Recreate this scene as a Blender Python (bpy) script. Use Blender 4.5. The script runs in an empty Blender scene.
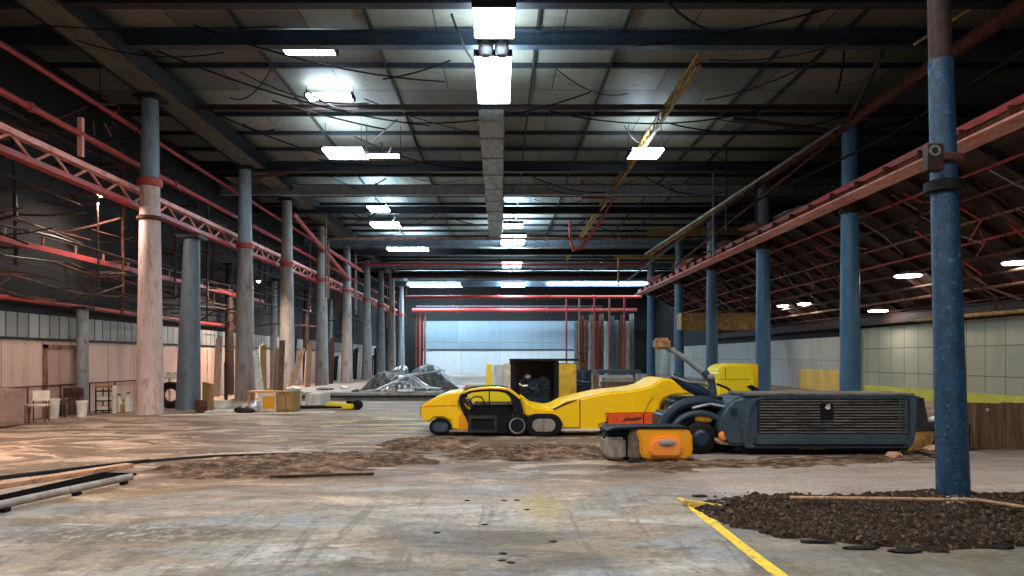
import bpy, bmesh, math, random
from mathutils import Vector, Matrix
C = bpy.context.scene.collection
sc = bpy.context.scene
R = random.Random(7)
F, VX, VY, EYE = 700.0, 500.0, 358.0, 1.6

def W(px, py, Y):                      # a point of the place at depth Y metres
    return Vector(((px - VX) * Y / F, Y, EYE - (py - VY) * Y / F))
def G(px, py):                         # a point of the floor
    Y = EYE * F / (py - VY)
    return Vector(((px - VX) * Y / F, Y, 0))

# ------------------------------------------------------------------ materials
MATS = {}
def new_mat(name):
    m = bpy.data.materials.new(name); m.use_nodes = True
    nt = m.node_tree
    return m, nt, nt.nodes['Principled BSDF']
def N(nt, t, **kw):
    n = nt.nodes.new(t)
    for k, v in kw.items(): setattr(n, k, v)
    return n
def noise(nt, vec, scale, detail=6, rough=.6, dist=0.0):
    n = N(nt, 'ShaderNodeTexNoise'); n.inputs['Scale'].default_value = scale
    n.inputs['Detail'].default_value = detail; n.inputs['Roughness'].default_value = rough
    n.inputs['Distortion'].default_value = dist
    nt.links.new(vec, n.inputs['Vector']); return n.outputs['Fac']
def ramp(nt, fac, stops):
    r = N(nt, 'ShaderNodeValToRGB'); e = r.color_ramp.elements
    while len(e) < len(stops): e.new(.5)
    for el, (p, c) in zip(e, stops):
        el.position = p; el.color = (*c, 1) if len(c) == 3 else c
    nt.links.new(fac, r.inputs['Fac']); return r.outputs['Color']
def mix(nt, fac, a, b, mode='MIX'):
    m = N(nt, 'ShaderNodeMix', data_type='RGBA', blend_type=mode)
    for sock, v in ((m.inputs[0], fac), (m.inputs[6], a), (m.inputs[7], b)):
        if isinstance(v, (int, float)): sock.default_value = v
        elif isinstance(v, tuple): sock.default_value = (*v, 1)
        else: nt.links.new(v, sock)
    return m.outputs[2]
def mth(nt, op, a, b=0.0, c=None):
    m = N(nt, 'ShaderNodeMath', operation=op)
    for s, v in zip(m.inputs, (a, b, c)):
        if v is None: continue
        if isinstance(v, (int, float)): s.default_value = v
        else: nt.links.new(v, s)
    return m.outputs[0]
def smooth(nt, v, a, b):
    m = N(nt, 'ShaderNodeMapRange', interpolation_type='SMOOTHSTEP')
    nt.links.new(v, m.inputs[0]); m.inputs[1].default_value = a; m.inputs[2].default_value = b
    return m.outputs[0]
def coords(nt, scale=(1, 1, 1)):
    t = N(nt, 'ShaderNodeTexCoord'); mp = N(nt, 'ShaderNodeMapping')
    mp.inputs['Scale'].default_value = scale
    nt.links.new(t.outputs['Object'], mp.inputs['Vector']); return mp.outputs['Vector']

def paint(name, col, wear=None, amount=.35, scale=3.0, stretch=(1, 1, 1), rough=.5, metal=0.0, bump=.15, vary=.25, spec=.4):
    """painted or bare surface with mottling and worn / rusty patches"""
    if name in MATS: return MATS[name]
    m, nt, b = new_mat(name)
    v = coords(nt, stretch)
    n1 = noise(nt, v, scale, 8, .65)
    lo = tuple(c * (1 - vary) for c in col); hi = tuple(min(1, c * (1 + vary)) for c in col)
    c = ramp(nt, n1, [(.3, lo), (.7, hi)])
    if wear:
        n2 = noise(nt, v, scale * 2.3, 10, .7, .4)
        c = mix(nt, smooth(nt, n2, 1 - amount - .06 - .12, 1 - amount + .02), c, wear)
    nt.links.new(c, b.inputs['Base Color'])
    b.inputs['Roughness'].default_value = rough; b.inputs['Metallic'].default_value = metal; b.inputs['Specular IOR Level'].default_value = spec
    if bump:
        bp = N(nt, 'ShaderNodeBump'); bp.inputs['Strength'].default_value = bump; bp.inputs['Distance'].default_value = .02
        nt.links.new(noise(nt, v, scale * 5, 6), bp.inputs['Height']); nt.links.new(bp.outputs[0], b.inputs['Normal'])
    MATS[name] = m; return m
def emit(name, col, s):
    m, nt, b = new_mat(name)
    b.inputs['Base Color'].default_value = (*[min(1, c) for c in col], 1)
    b.inputs['Emission Color'].default_value = (*col, 1); b.inputs['Emission Strength'].default_value = s
    MATS[name] = m; return m

navy_beam = paint('navy_beam', (.020, .034, .052), (.05, .06, .07), .3, 2, (1, 1, 1), .45)
dark_steel = paint('dark_steel', (.014, .018, .024), (.034, .026, .024), .35, 2.5, spec=.2)
grey_steel = paint('grey_steel', (.22, .23, .24), (.12, .095, .08), .32, 3, (1, 1, .4), .5)
grey_blue = paint('grey_blue', (.16, .21, .26), (.10, .11, .12), .32, 2.2, (1, 1, .3), .5)
pale_blue = paint('pale_blue_column', (.30, .37, .43), (.18, .21, .24), .32, 2.2, (1, 1, .3), .5)
dull_blue = paint('dull_blue_column', (.105, .135, .16), (.07, .085, .10), .34, 2.2, (1, 1, .3), .5)
grey_tan = paint('grey_tan', (.30, .275, .255), (.17, .13, .105), .36, 2.2, (1, 1, .25), .6)
pink_col = paint('pink_column', (.56, .42, .38), (.33, .20, .165), .34, 2.4, (1, 1, .3), .55)
blue_col = paint('blue_column', (.055, .15, .26), (.08, .17, .25), .3, 3.0, (1, 1, .35), .4)
blue_col2 = paint('blue_column_pale', (.060, .12, .19), (.09, .11, .13), .30, 2.0, (1, 1, .3), .5)
blue_chip = paint('blue_chipped', (.010, .048, .105), (.10, .19, .26), .285, 9, (1, 1, .8), .36, bump=.5, vary=.45)
red = paint('red_paint', (.44, .045, .038), (.20, .05, .035), .36, 3, (1, .3, 1), .45)
pink_red = paint('faded_lit_red', (.92, .36, .30), (.50, .11, .08), .34, 3, (1, .4, 1), .5)  # faded red; on the crane rails it paints in their lit pink faces
rust = paint('rust', (.15, .052, .034), (.06, .028, .022), .42, 3, (1, 1, 1), .75, spec=.15)
rust_lt = paint('rust_light', (.30, .15, .09), (.12, .05, .03), .42, 2.5, (1, 1, .3), .7)
tangle_m = paint('tangle_brown', (.10, .060, .042), (.04, .03, .026), .4, 3, spec=.15)
rust_br = paint('rust_bright', (.36, .13, .085), (.16, .07, .05), .38, 2.5, (1, 1, .3), .7)
orange_tb = paint('orange_table', (.62, .24, .05), (.3, .12, .04), .35, 3)
brown_dk = paint('brown_dark', (.050, .026, .021), (.02, .016, .015), .4, 3, spec=.2)
yellow = paint('machine_yellow', (.95, .58, .005), (.50, .27, .02), .24, 2.4, rough=.34, bump=.04, vary=.06)
yellow_b = paint('bright_yellow', (.86, .66, .012), (.55, .38, .02), .22, 2.0, rough=.45, bump=.05, vary=.08)
amber = paint('amber_yellow', (.82, .34, .010), (.45, .2, .03), .26, 3, rough=.45, bump=.05, vary=.08)
orange = paint('orange_paint', (.95, .30, .055), (.7, .24, .06), .25, 4, rough=.35, bump=.03, vary=.06)
red_panel = paint('red_orange', (.78, .10, .022), (.4, .06, .02), .3, 6, rough=.45, bump=.05)
ochre = paint('ochre', (.34, .20, .045), (.14, .08, .035), .4, 3, (1, 1, 1), .6)
black = paint('black_rubber', (.006, .007, .009), (.016, .016, .018), .3, 6, rough=.6, spec=.2)
navy = paint('navy_machine', (.012, .026, .050), (.030, .045, .065), .32, 4, rough=.4, spec=.3)
slate = paint('slate_blue', (.038, .064, .090), (.075, .105, .13), .30, 3, rough=.42)
grille_m = paint('grille_dark', (.022, .022, .023), (.05, .044, .038), .34, 4, (.3, 1, 1), .5, spec=.3)
slat_m = paint('slat_grey', (.17, .158, .145), (.05, .045, .042), .38, 5, (.25, 1, 1), .5)
chrome = paint('bright_steel', (.62, .64, .66), (.30, .28, .27), .34, 4, rough=.28, metal=.7)
white = paint('dirty_white', (.66, .62, .56), (.36, .30, .24), .34, 3, rough=.6)
cream_w = paint('cream_plastic', (.72, .64, .52), (.40, .32, .24), .28, 3, rough=.6)
wood = paint('plywood', (.36, .21, .085), (.20, .11, .045), .36, 2, (1, 1, .12), .7)
wood_dk = paint('weathered_board', (.165, .100, .055), (.075, .045, .028), .42, 2.5, (3, 3, .18), .75)
wood_pk = paint('tan_plank', (.46, .27, .17), (.22, .12, .07), .36, 3, (3, .3, 1), .75)
concrete = paint('slab_concrete', (.36, .34, .31), (.22, .18, .14), .36, 2, rough=.85)
mud = paint('mud', (.066, .040, .026), (.24, .155, .10), .38, 3.2, (.5, 1, 1), rough=.95, bump=.9, vary=.7, spec=.15)
mud_dk = paint('dark_crumble', (.026, .018, .013), (.22, .155, .11), .31, 9, rough=.95, bump=1.0, vary=.6, spec=.1)
scrapm = paint('scrap_sheet', (.46, .46, .45), (.13, .10, .085), .42, 3, (1, 1, 1), .32, .5, .3, .4)
scrapd = paint('scrap_dark', (.085, .085, .08), (.16, .15, .14), .38, 3, (1, 1, 1), .45, .4, .3, .4)
ductm = paint('duct_zinc', (.30, .30, .29), (.16, .14, .12), .38, 1.5, (1, .3, 1), .5, .2)
mat_black = paint('matte_black', (.006, .006, .007), None, rough=1.0, spec=0.0)
wire = paint('black_cable', (.009, .009, .010), None, rough=.8, spec=.1)
line_y = paint('line_yellow', (.80, .56, .035), (.34, .27, .10), .36, 5, rough=.7)
cool = emit('lamp_cool', (.70, .87, 1.0), 34)
cool2 = emit('lamp_cool_far', (.56, .80, 1.0), 58)
warm_b = emit('bulb_warm', (1.0, .84, .70), 7)
warm = emit('lamp_warm', (1.0, .86, .76), 26)

# ------------------------------------------------------------------ mesh building
class MB:
    def __init__(s): s.v, s.f = [], []
    def add(s, v, f):
        o = len(s.v); s.v += [Vector(p) for p in v]; s.f += [tuple(i + o for i in q) for q in f]; return s
    def box(s, x0, x1, y0, y1, z0, z1):
        return s.add([(x, y, z) for x in (x0, x1) for y in (y0, y1) for z in (z0, z1)],
                     [(0, 1, 3, 2), (4, 6, 7, 5), (0, 4, 5, 1), (2, 3, 7, 6), (0, 2, 6, 4), (1, 5, 7, 3)])
    def bar(s, a, b, w, h, up=(0, 0, 1)):
        a, b = Vector(a), Vector(b); d = (b - a).normalized(); u = Vector(up)
        if abs(d.dot(u)) > .98: u = Vector((0, 1, 0))
        x = d.cross(u).normalized() * w / 2; z = x.cross(d).normalized() * h / 2
        p = [c + i * x + j * z for c in (a, b) for i in (-1, 1) for j in (-1, 1)]
        return s.add(p, [(0, 1, 3, 2), (4, 6, 7, 5), (0, 4, 5, 1), (2, 3, 7, 6), (0, 2, 6, 4), (1, 5, 7, 3)])
    def tube(s, pts, r, n=8):
        pts = [Vector(p) for p in pts]; rr = r if isinstance(r, (list, tuple)) else [r] * len(pts)
        o = len(s.v); k = len(pts)
        ref = None
        for i, p in enumerate(pts):
            t = (pts[min(i + 1, k - 1)] - pts[max(i - 1, 0)]).normalized()
            if ref is None: ref = Vector((0, 0, 1)) if abs(t.z) < .9 else Vector((1, 0, 0))
            x = t.cross(ref).normalized(); y = x.cross(t).normalized(); ref = y
            for j in range(n):
                a = 2 * math.pi * j / n
                s.v.append(p + (x * math.cos(a) + y * math.sin(a)) * rr[i])
        for i in range(k - 1):
            for j in range(n):
                s.f.append((o + i * n + j, o + i * n + (j + 1) % n, o + (i + 1) * n + (j + 1) % n, o + (i + 1) * n + j))
        s.f.append(tuple(o + j for j in reversed(range(n)))); s.f.append(tuple(o + (k - 1) * n + j for j in range(n)))
        return s
    def prism(s, prof, y0, y1):        # prof: list of (x, z), extruded along y
        n = len(prof)
        return s.add([(x, y0, z) for x, z in prof] + [(x, y1, z) for x, z in prof],
                     [tuple(range(n)), tuple(reversed(range(n, 2 * n)))] +
                     [(i, i + n, (i + 1) % n + n, (i + 1) % n) for i in range(n)])
    def ring(s, outer, inner, y0, y1): # two closed outlines with as many points, extruded along y
        n = len(outer); o = len(s.v)
        for y in (y0, y1):
            s.v += [Vector((x, y, z)) for x, z in outer] + [Vector((x, y, z)) for x, z in inner]
        for i in range(n):
            j = (i + 1) % n
            s.f += [(o+i, o+j, o+n+j, o+n+i), (o+2*n+j, o+2*n+i, o+3*n+i, o+3*n+j), (o+j, o+i, o+2*n+i, o+2*n+j), (o+n+i, o+n+j, o+3*n+j, o+3*n+i)]
        return s
    def lathe(s, prof, c, n=24, axis='Z', loop=False):   # prof (r, h)
        o = len(s.v); k = len(prof)
        for r, h in prof:
            for j in range(n):
                a = 2 * math.pi * j / n; x, y = r * math.cos(a), r * math.sin(a)
                p = (x, y, h) if axis == 'Z' else ((x, h, y) if axis == 'Y' else (h, x, y))
                s.v.append(Vector(c) + Vector(p))
        for i in range(k if loop else k - 1):
            i2 = (i + 1) % k
            for j in range(n): s.f.append((o+i*n+j, o+i*n+(j+1)%n, o+i2*n+(j+1)%n, o+i2*n+j))
        if not loop: s.f.append(tuple(o + j for j in reversed(range(n)))); s.f.append(tuple(o + (k-1)*n + j for j in range(n)))
        return s
    def sheet(s, fn, nu, nv, th):      # curved sheet with real thickness: fn(u, v) -> point
        g = [[Vector(fn(i / nu, j / nv)) for j in range(nv + 1)] for i in range(nu + 1)]
        nrm = [[None] * (nv + 1) for _ in range(nu + 1)]
        for i in range(nu + 1):
            for j in range(nv + 1):
                du = g[min(i+1, nu)][j] - g[max(i-1, 0)][j]; dv = g[i][min(j+1, nv)] - g[i][max(j-1, 0)]
                c = du.cross(dv); nrm[i][j] = c.normalized() if c.length > 1e-9 else Vector((0, 0, 1))
        o = len(s.v); m = nv + 1; k = (nu + 1) * m
        for i in range(nu + 1):
            for j in range(m): s.v.append(g[i][j])
        for i in range(nu + 1):
            for j in range(m): s.v.append(g[i][j] - nrm[i][j] * th)
        for i in range(nu):
            for j in range(nv):
                a, b, c, d = o+i*m+j, o+(i+1)*m+j, o+(i+1)*m+j+1, o+i*m+j+1
                s.f += [(a, b, c, d), (a+k, d+k, c+k, b+k)]
        for i in range(nu):
            a, b = o+i*m, o+(i+1)*m; s.f.append((a, a+k, b+k, b))
            a, b = o+i*m+nv, o+(i+1)*m+nv; s.f.append((a, b, b+k, a+k))
        for j in range(nv):
            a, b = o+j, o+j+1; s.f.append((a, b, b+k, a+k))
            a, b = o+nu*m+j, o+nu*m+j+1; s.f.append((a, a+k, b+k, b))
        return s
    def build(s, name, mat, parent=None, bevel=0, seg=2, smooth_=True, origin=None):
        if parent is not None: org = ORG[parent.name]
        elif origin is not None: org = Vector(origin)
        else:
            xs, ys, zs = zip(*[tuple(p) for p in s.v])
            org = Vector(((min(xs)+max(xs))/2, (min(ys)+max(ys))/2, min(zs)))
        me = bpy.data.meshes.new(name)
        me.from_pydata([tuple(p - org) for p in s.v], [], s.f)
        bm = bmesh.new(); bm.from_mesh(me)
        bmesh.ops.recalc_face_normals(bm, faces=bm.faces)
        if bevel:
            es = [e for e in bm.edges if len(e.link_faces) == 2 and e.calc_face_angle(0) > .45]
            bmesh.ops.bevel(bm, geom=es, offset=bevel, segments=seg, affect='EDGES', clamp_overlap=True)
        for fc in bm.faces: fc.smooth = smooth_
        if smooth_:
            for e in bm.edges:
                if len(e.link_faces) == 2 and e.calc_face_angle(0) > .6: e.smooth = False
        bm.to_mesh(me); bm.free()
        if mat: me.materials.append(mat)
        o = bpy.data.objects.new(name, me); C.objects.link(o); o.location = (0, 0, 0) if parent is not None else org
        if parent is not None:
            o.parent = parent
        ORG[o.name] = org
        return o
ORG = {}
def thing(name, label, cat, loc, group=None):
    o = bpy.data.objects.new(name, None); C.objects.link(o); o.location = loc; o.empty_display_size = .1
    ORG[o.name] = Vector(loc); return tag(o, label, cat, group)
def tag(o, label, cat, group=None, kind='thing'):
    o['label'] = label; o['category'] = cat; o['kind'] = kind
    if group: o['group'] = group
    return o
def struct(o, label=None):
    o['kind'] = 'structure'
    if label: o['label'] = label
    return o
KIDS = {}
def copy_tree(o, loc, label=None, rz=None):
    c = o.copy(); C.objects.link(c); c.location = loc
    if rz is not None: c.rotation_euler.z = rz
    if label: c['label'] = label
    for ch in [x for x in C.objects if x.parent == o]:
        d = ch.copy(); C.objects.link(d); d.parent = c
        for g in [x for x in C.objects if x.parent == ch]:
            e = g.copy(); C.objects.link(e); e.parent = d
    return c
ORDW = ['nearest', 'second', 'third', 'fourth', 'fifth', 'sixth', 'seventh', 'eighth', 'ninth', 'tenth', 'eleventh', 'twelfth']
def nth(i): return 'nearest' if i == 0 else f'{ORDW[i]} from the camera'

# ------------------------------------------------------------------ camera
cam = bpy.data.cameras.new('camera'); co = bpy.data.objects.new('camera', cam); C.objects.link(co)
co.location = (0, 0, EYE); co.rotation_euler = (math.pi / 2, 0, 0)
cam.sensor_width = 36; cam.lens = F / 1024 * 36
cam.shift_x = 12 / 1024; cam.shift_y = 70 / 1024; cam.clip_end = 300
sc.camera = co

# ------------------------------------------------------------------ the setting
XL, XR, YB, YF, ZC = -12.2, 16.0, -9.0, 72.0, 9.6

def floor_material():
    m, nt, b = new_mat('worn_floor')
    v = coords(nt); sep = N(nt, 'ShaderNodeSeparateXYZ'); nt.links.new(v, sep.inputs[0])
    X, Y = sep.outputs[0], sep.outputs[1]
    vs = coords(nt, (.45, 1, 1))
    big = noise(nt, vs, .55, 6, .6, .8); mid = noise(nt, vs, 1.7, 8, .65, .8); fine = noise(nt, v, 9, 8, .7); tiny = noise(nt, v, 40, 6, .7)
    # grey worn concrete
    soft = noise(nt, coords(nt, (.32, 1, 1)), .95, 9, .62, 1.6)
    g = ramp(nt, soft, [(.36, (.105, .088, .068)), (.46, (.205, .18, .15)), (.55, (.285, .262, .23)), (.66, (.40, .38, .35))])
    g = mix(nt, mth(nt, 'MULTIPLY', smooth(nt, noise(nt, coords(nt, (.4, 1, 1)), .7, 7, .6, 1.5), .50, .62), .6), g, (.27, .205, .135))
    g = mix(nt, mth(nt, 'MULTIPLY', smooth(nt, noise(nt, coords(nt, (.25, 1.0, 1)), .8, 8, .6, 2), .49, .62), .75), g, (.205, .235, .265))
    g = mix(nt, mth(nt, 'MULTIPLY', smooth(nt, noise(nt, coords(nt, (.4, 1, 1)), 1.7, 9, .68, 1), .57, .66), .7), g, (.50, .485, .46))
    g = mix(nt, mth(nt, 'MULTIPLY', smooth(nt, noise(nt, coords(nt, (2.2, .22, 1)), 1.3, 8, .7, .6), .52, .60), .55), g, (.10, .085, .065))
    g = mix(nt, mth(nt, 'MULTIPLY', smooth(nt, noise(nt, v, 1.5, 9, .75, .5), .52, .60), .6), g, (.085, .070, .052))
    g = mix(nt, mth(nt, 'MULTIPLY', smooth(nt, fine, .56, .70), .8), g, (.06, .052, .042))
    ex = mth(nt, 'DIVIDE', mth(nt, 'ADD', X, 4.6), 1.1); ey = mth(nt, 'SUBTRACT', mth(nt, 'SUBTRACT', Y, 8.3), mth(nt, 'MULTIPLY', mth(nt, 'ADD', X, 4.6), .5))
    er = mth(nt, 'SQRT', mth(nt, 'ADD', mth(nt, 'MULTIPLY', ex, ex), mth(nt, 'MULTIPLY', mth(nt, 'MULTIPLY', ey, ey), 3.0)))
    g = mix(nt, mth(nt, 'MULTIPLY', smooth(nt, mth(nt, 'ADD', er, mth(nt, 'MULTIPLY', mid, .8)), 1.6, 1.0), .85), g, mix(nt, mid, (.10, .055, .015), (.30, .19, .07)))
    fx = mth(nt, 'DIVIDE', mth(nt, 'ADD', X, 3.3), 1.5); fy = mth(nt, 'SUBTRACT', Y, 6.35)
    fr_ = mth(nt, 'SQRT', mth(nt, 'ADD', mth(nt, 'MULTIPLY', fx, fx), mth(nt, 'MULTIPLY', mth(nt, 'MULTIPLY', fy, fy), 6.0)))
    g = mix(nt, mth(nt, 'MULTIPLY', mth(nt, 'MULTIPLY', smooth(nt, mth(nt, 'ADD', fr_, mth(nt, 'MULTIPLY', big, .6)), 1.5, .8), smooth(nt, fine, .42, .52)), .8), g, (.075, .062, .045))
    yx = mth(nt, 'ABSOLUTE', mth(nt, 'SUBTRACT', X, .45)); yy_ = mth(nt, 'ABSOLUTE', mth(nt, 'SUBTRACT', Y, 7.6))
    yr = mth(nt, 'ADD', mth(nt, 'MULTIPLY', yx, 1.8), mth(nt, 'MULTIPLY', yy_, .55))
    g = mix(nt, mth(nt, 'MULTIPLY', smooth(nt, mth(nt, 'ADD', yr, mth(nt, 'MULTIPLY', mid, 1.0)), 1.35, .75), .65), g, (.34, .26, .10))
    # darker patched slab beyond the painted line, near the camera
    pt = mth(nt, 'MULTIPLY', smooth(nt, X, 2.05, 2.12), smooth(nt, mth(nt, 'ADD', Y, mth(nt, 'MULTIPLY', mid, .6)), 7.6, 7.2))
    g = mix(nt, mth(nt, 'MULTIPLY', pt, .6), g, mix(nt, mid, (.075, .070, .052), (.165, .15, .112)))
    # dry dirt
    d = ramp(nt, mid, [(.36, (.075, .044, .026)), (.45, (.20, .125, .075)), (.54, (.33, .22, .145)), (.63, (.56, .42, .31))])
    d = mix(nt, smooth(nt, noise(nt, coords(nt, (.35, 1.2, 1)), 1.2, 8, .7, 1.5), .54, .68), d, (.105, .060, .038))
    d = mix(nt, mth(nt, 'MULTIPLY', smooth(nt, fine, .55, .75), .6), d, (.12, .075, .05))
    pale = mth(nt, 'MULTIPLY', smooth(nt, noise(nt, vs, .8, 5, .6, 1), .52, .64), .7)
    d = mix(nt, pale, d, (.45, .39, .345))
    # pinkish dust by the left aisle
    left = smooth(nt, mth(nt, 'ADD', mth(nt, 'MULTIPLY', X, -1), mth(nt, 'MULTIPLY', big, 4)), 5.2, 9.5)
    d = mix(nt, mth(nt, 'MULTIPLY', left, .55), d, mix(nt, mid, (.30, .165, .10), (.68, .48, .35)))
    # yellow sand spill in front of the platform
    sx = mth(nt, 'ABSOLUTE', mth(nt, 'ADD', X, 2.6)); sy = mth(nt, 'ABSOLUTE', mth(nt, 'SUBTRACT', Y, 17.8))
    spill = mth(nt, 'ADD', mth(nt, 'MULTIPLY', sx, .30), mth(nt, 'MULTIPLY', sy, .34))
    d = mix(nt, mth(nt, 'MULTIPLY', smooth(nt, mth(nt, 'ADD', spill, mth(nt, 'MULTIPLY', big, .8)), 1.7, .8), .9), d, mix(nt, mid, (.36, .23, .045), (.62, .45, .14)))
    edge = mth(nt, 'ADD', mth(nt, 'ADD', Y, mth(nt, 'MULTIPLY', X, -.16)), mth(nt, 'MULTIPLY', mth(nt, 'SUBTRACT', big, .5), 6.0))
    edge = mth(nt, 'ADD', edge, mth(nt, 'MULTIPLY', mth(nt, 'SUBTRACT', mid, .5), 3.0))
    k = smooth(nt, edge, 7.7, 9.7)
    # drifts of brown mud across the middle of the floor
    mdr = noise(nt, coords(nt, (.42, 1.0, 1)), 1.15, 10, .72, 1.4)
    band = mth(nt, 'MULTIPLY', smooth(nt, Y, 8.2, 9.6), smooth(nt, Y, 23, 17))
    d = mix(nt, mth(nt, 'MULTIPLY', mth(nt, 'MULTIPLY', smooth(nt, mdr, .46, .52), band), .95), d, mix(nt, noise(nt, v, 5, 8, .7), (.030, .016, .009), (.20, .125, .075)))
    pk = mth(nt, 'MULTIPLY', smooth(nt, X, 1.5, 3.0), mth(nt, 'MULTIPLY', smooth(nt, Y, 7.6, 8.6), smooth(nt, Y, 13.0, 11.0)))
    g = mix(nt, mth(nt, 'MULTIPLY', pk, .7), g, mix(nt, noise(nt, coords(nt, (.3, 1.6, 1)), 2.5, 9, .7, .6), (.22, .165, .135), (.48, .40, .37)))
    k = mth(nt, 'MULTIPLY', k, mth(nt, 'SUBTRACT', 1.0, mth(nt, 'MULTIPLY', pk, .75)))
    col = mix(nt, k, g, d)
    grain = ramp(nt, noise(nt, v, 13, 10, .78), [(.36, (.62, .62, .62)), (.5, (1, 1, 1)), (.64, (1.3, 1.3, 1.3))])
    col = mix(nt, 1.0, col, grain, 'MULTIPLY')
    nt.links.new(col, b.inputs['Base Color'])
    rg = ramp(nt, mid, [(.35, (.42, .42, .42)), (.65, (.85, .85, .85))]); nt.links.new(rg, b.inputs['Roughness'])
    bp = N(nt, 'ShaderNodeBump'); bp.inputs['Strength'].default_value = .5; bp.inputs['Distance'].default_value = .04
    nt.links.new(mth(nt, 'ADD', mth(nt, 'MULTIPLY', fine, .6), mth(nt, 'ADD', mid, mth(nt, 'MULTIPLY', tiny, .25))), bp.inputs['Height'])
    nt.links.new(bp.outputs[0], b.inputs['Normal'])
    return m
def panel_material(name, ca, cb, mortar, sx, sz, axis='Y', off=0.0, streak=.35, rough=.7, msize=.012, stain=(.2, .14, .1)):
    """sheet cladding with seams, laid over the wall plane; axis = the wall's long direction"""
    m, nt, b = new_mat(name)
    t = N(nt, 'ShaderNodeTexCoord'); sep = N(nt, 'ShaderNodeSeparateXYZ'); nt.links.new(t.outputs['Object'], sep.inputs[0])
    cmb = N(nt, 'ShaderNodeCombineXYZ')
    nt.links.new(sep.outputs['XYZ'.index(axis[0])], cmb.inputs[0]); nt.links.new(sep.outputs['Z' if len(axis) == 1 else axis[1]], cmb.inputs[1])
    br = N(nt, 'ShaderNodeTexBrick', offset=off)
    br.inputs['Color1'].default_value = (*ca, 1); br.inputs['Color2'].default_value = (*cb, 1); br.inputs['Mortar'].default_value = (*mortar, 1)
    br.inputs['Scale'].default_value = 1; br.inputs['Mortar Size'].default_value = msize
    br.inputs['Brick Width'].default_value = sx; br.inputs['Row Height'].default_value = sz
    nt.links.new(cmb.outputs[0], br.inputs['Vector'])
    mp = N(nt, 'ShaderNodeMapping'); mp.inputs['Scale'].default_value = (1, .12, 1) if len(axis) == 1 else (1, 1, 1); nt.links.new(cmb.outputs[0], mp.inputs['Vector'])
    n = noise(nt, mp.outputs['Vector'], 1.6, 8, .7)
    c = mix(nt, mth(nt, 'MULTIPLY', smooth(nt, n, .48, .75), streak * 2), br.outputs['Color'], stain)
    nt.links.new(c, b.inputs['Base Color']); b.inputs['Roughness'].default_value = rough
    MATS[name] = m; return m

fl = struct(MB().box(XL - 1, XR + 1, YB, YF + 1, -.2, 0).build('floor', None, origin=(0, 0, 0)))
fl.data.materials.append(floor_material())
ce = struct(MB().box(XL - 1, XR + 1, YB, YF + 1, ZC, ZC + .2).build('ceiling', panel_material('roof_panels', (.20, .20, .16), (.085, .09, .082), (.02, .024, .03), 3.1, 1.9, 'XY', .5, .3, .6, .02, (.05, .042, .035)), origin=(0, 0, 0)))
y = 9.5
while y < 71.5:
    if min(abs(y - q) for q in (14.6, 17.0, 21.0)) > .3: MB().box(XL, XR, y - .04, y + .04, ZC - .13, ZC).build('purlin', dark_steel, ce)
    y += 1.9
for x in (-6.2, -3.1, 0.9, 3.0, 7.2, 8.4):
    MB().box(x - .03, x + .03, 9, 71.5, ZC - .1, ZC).build('seam_strip', dark_steel, ce)
dark_clad = panel_material('dark_cladding', (.014, .014, .015), (.008, .009, .011), (.008, .008, .008), .9, 2.4, 'Y', 0, .4, .85, .03, (.022, .015, .012))
wl = struct(MB().box(XL - .3, XL, YB, YF, 0, ZC).build('wall_left', dark_clad, origin=(0, 0, 0)))
MB().box(XL, XL + .05, YB, YF, 0, 2.1).build('lower_cladding', panel_material('pink_cladding', (.64, .43, .335), (.54, .35, .275), (.26, .16, .12), 1.55, 2.6, 'Y', 0, .34, .7, .02, (.30, .17, .12)), wl)
MB().box(XL, XL + .04, YB, YF, 2.1, 2.75).build('upper_cladding', panel_material('grey_strip', (.34, .34, .31), (.22, .225, .21), (.05, .045, .04), .42, 3, 'Y', 0, .35, .6, .03, (.12, .09, .07)), wl)
MB().box(XL, XL + .09, YB, YF, 2.07, 2.13).build('trim_strip', dark_steel, wl)
wr = struct(MB().box(XR, XR + .3, YB, YF, 0, ZC).build('wall_right', dark_clad, origin=(0, 0, 0)))
MB().box(XR - .06, XR, YB, 31.2, .0, 2.9).build('cream_cladding', panel_material('cream_cladding', (.36, .37, .285), (.30, .315, .25), (.11, .11, .085), .92, 1.0, 'Y', 0, .26, .6, .018, (.24, .22, .15)), wr)
MB().box(XR - .06, XR, 31.2, YF, .0, 2.6).build('white_cladding', panel_material('white_cladding', (.46, .45, .40), (.38, .37, .335), (.2, .185, .15), 2.2, 1.5, 'Y', 0, .28, .6, .015, (.27, .22, .17)), wr)
MB().box(XR - .1, XR - .06, 32.0, 37.2, .0, 1.02).build('yellow_panel', paint('yellow_panel', (.72, .47, .09), (.55, .36, .08), .3, 1, (1, 1, .2)), wr)
MB().box(XR - .1, XR - .06, 12, 30.6, .0, .42).build('painted_band', paint('lime_band', (.52, .50, .055), (.35, .32, .08), .3, 1.2), wr)
for yy in (31.0, 24.9):
    MB().box(XR - .22, XR - .1, yy - .1, yy + .1, 0, 2.95).build('yellow_post', ochre, wr)
wf = struct(MB().box(XL, XR, YF, YF + .3, 0, ZC).build('wall_far', dark_clad, origin=(0, 0, 0)))
MB().box(-7.9, 11, YF - .05, YF, 0, 2.45).build('white_cladding', panel_material('far_white', (.62, .64, .64), (.54, .57, .58), (.35, .37, .38), 4.0, 2.6, 'X', 0, .2, .6, .02, (.35, .33, .30)), wf)
MB().box(-7.9, 11, YF - .05, YF, 2.45, 5.4).build('blue_cladding', panel_material('far_blue', (.26, .33, .38), (.21, .28, .33), (.12, .15, .17), 4.4, 3.2, 'X', 0, .25, .6, .02, (.16, .18, .2)), wf)
MB().box(-7.9, 12, YF - .12, YF - .05, 2.38, 2.5).build('trim_strip', dark_steel, wf)
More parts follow.
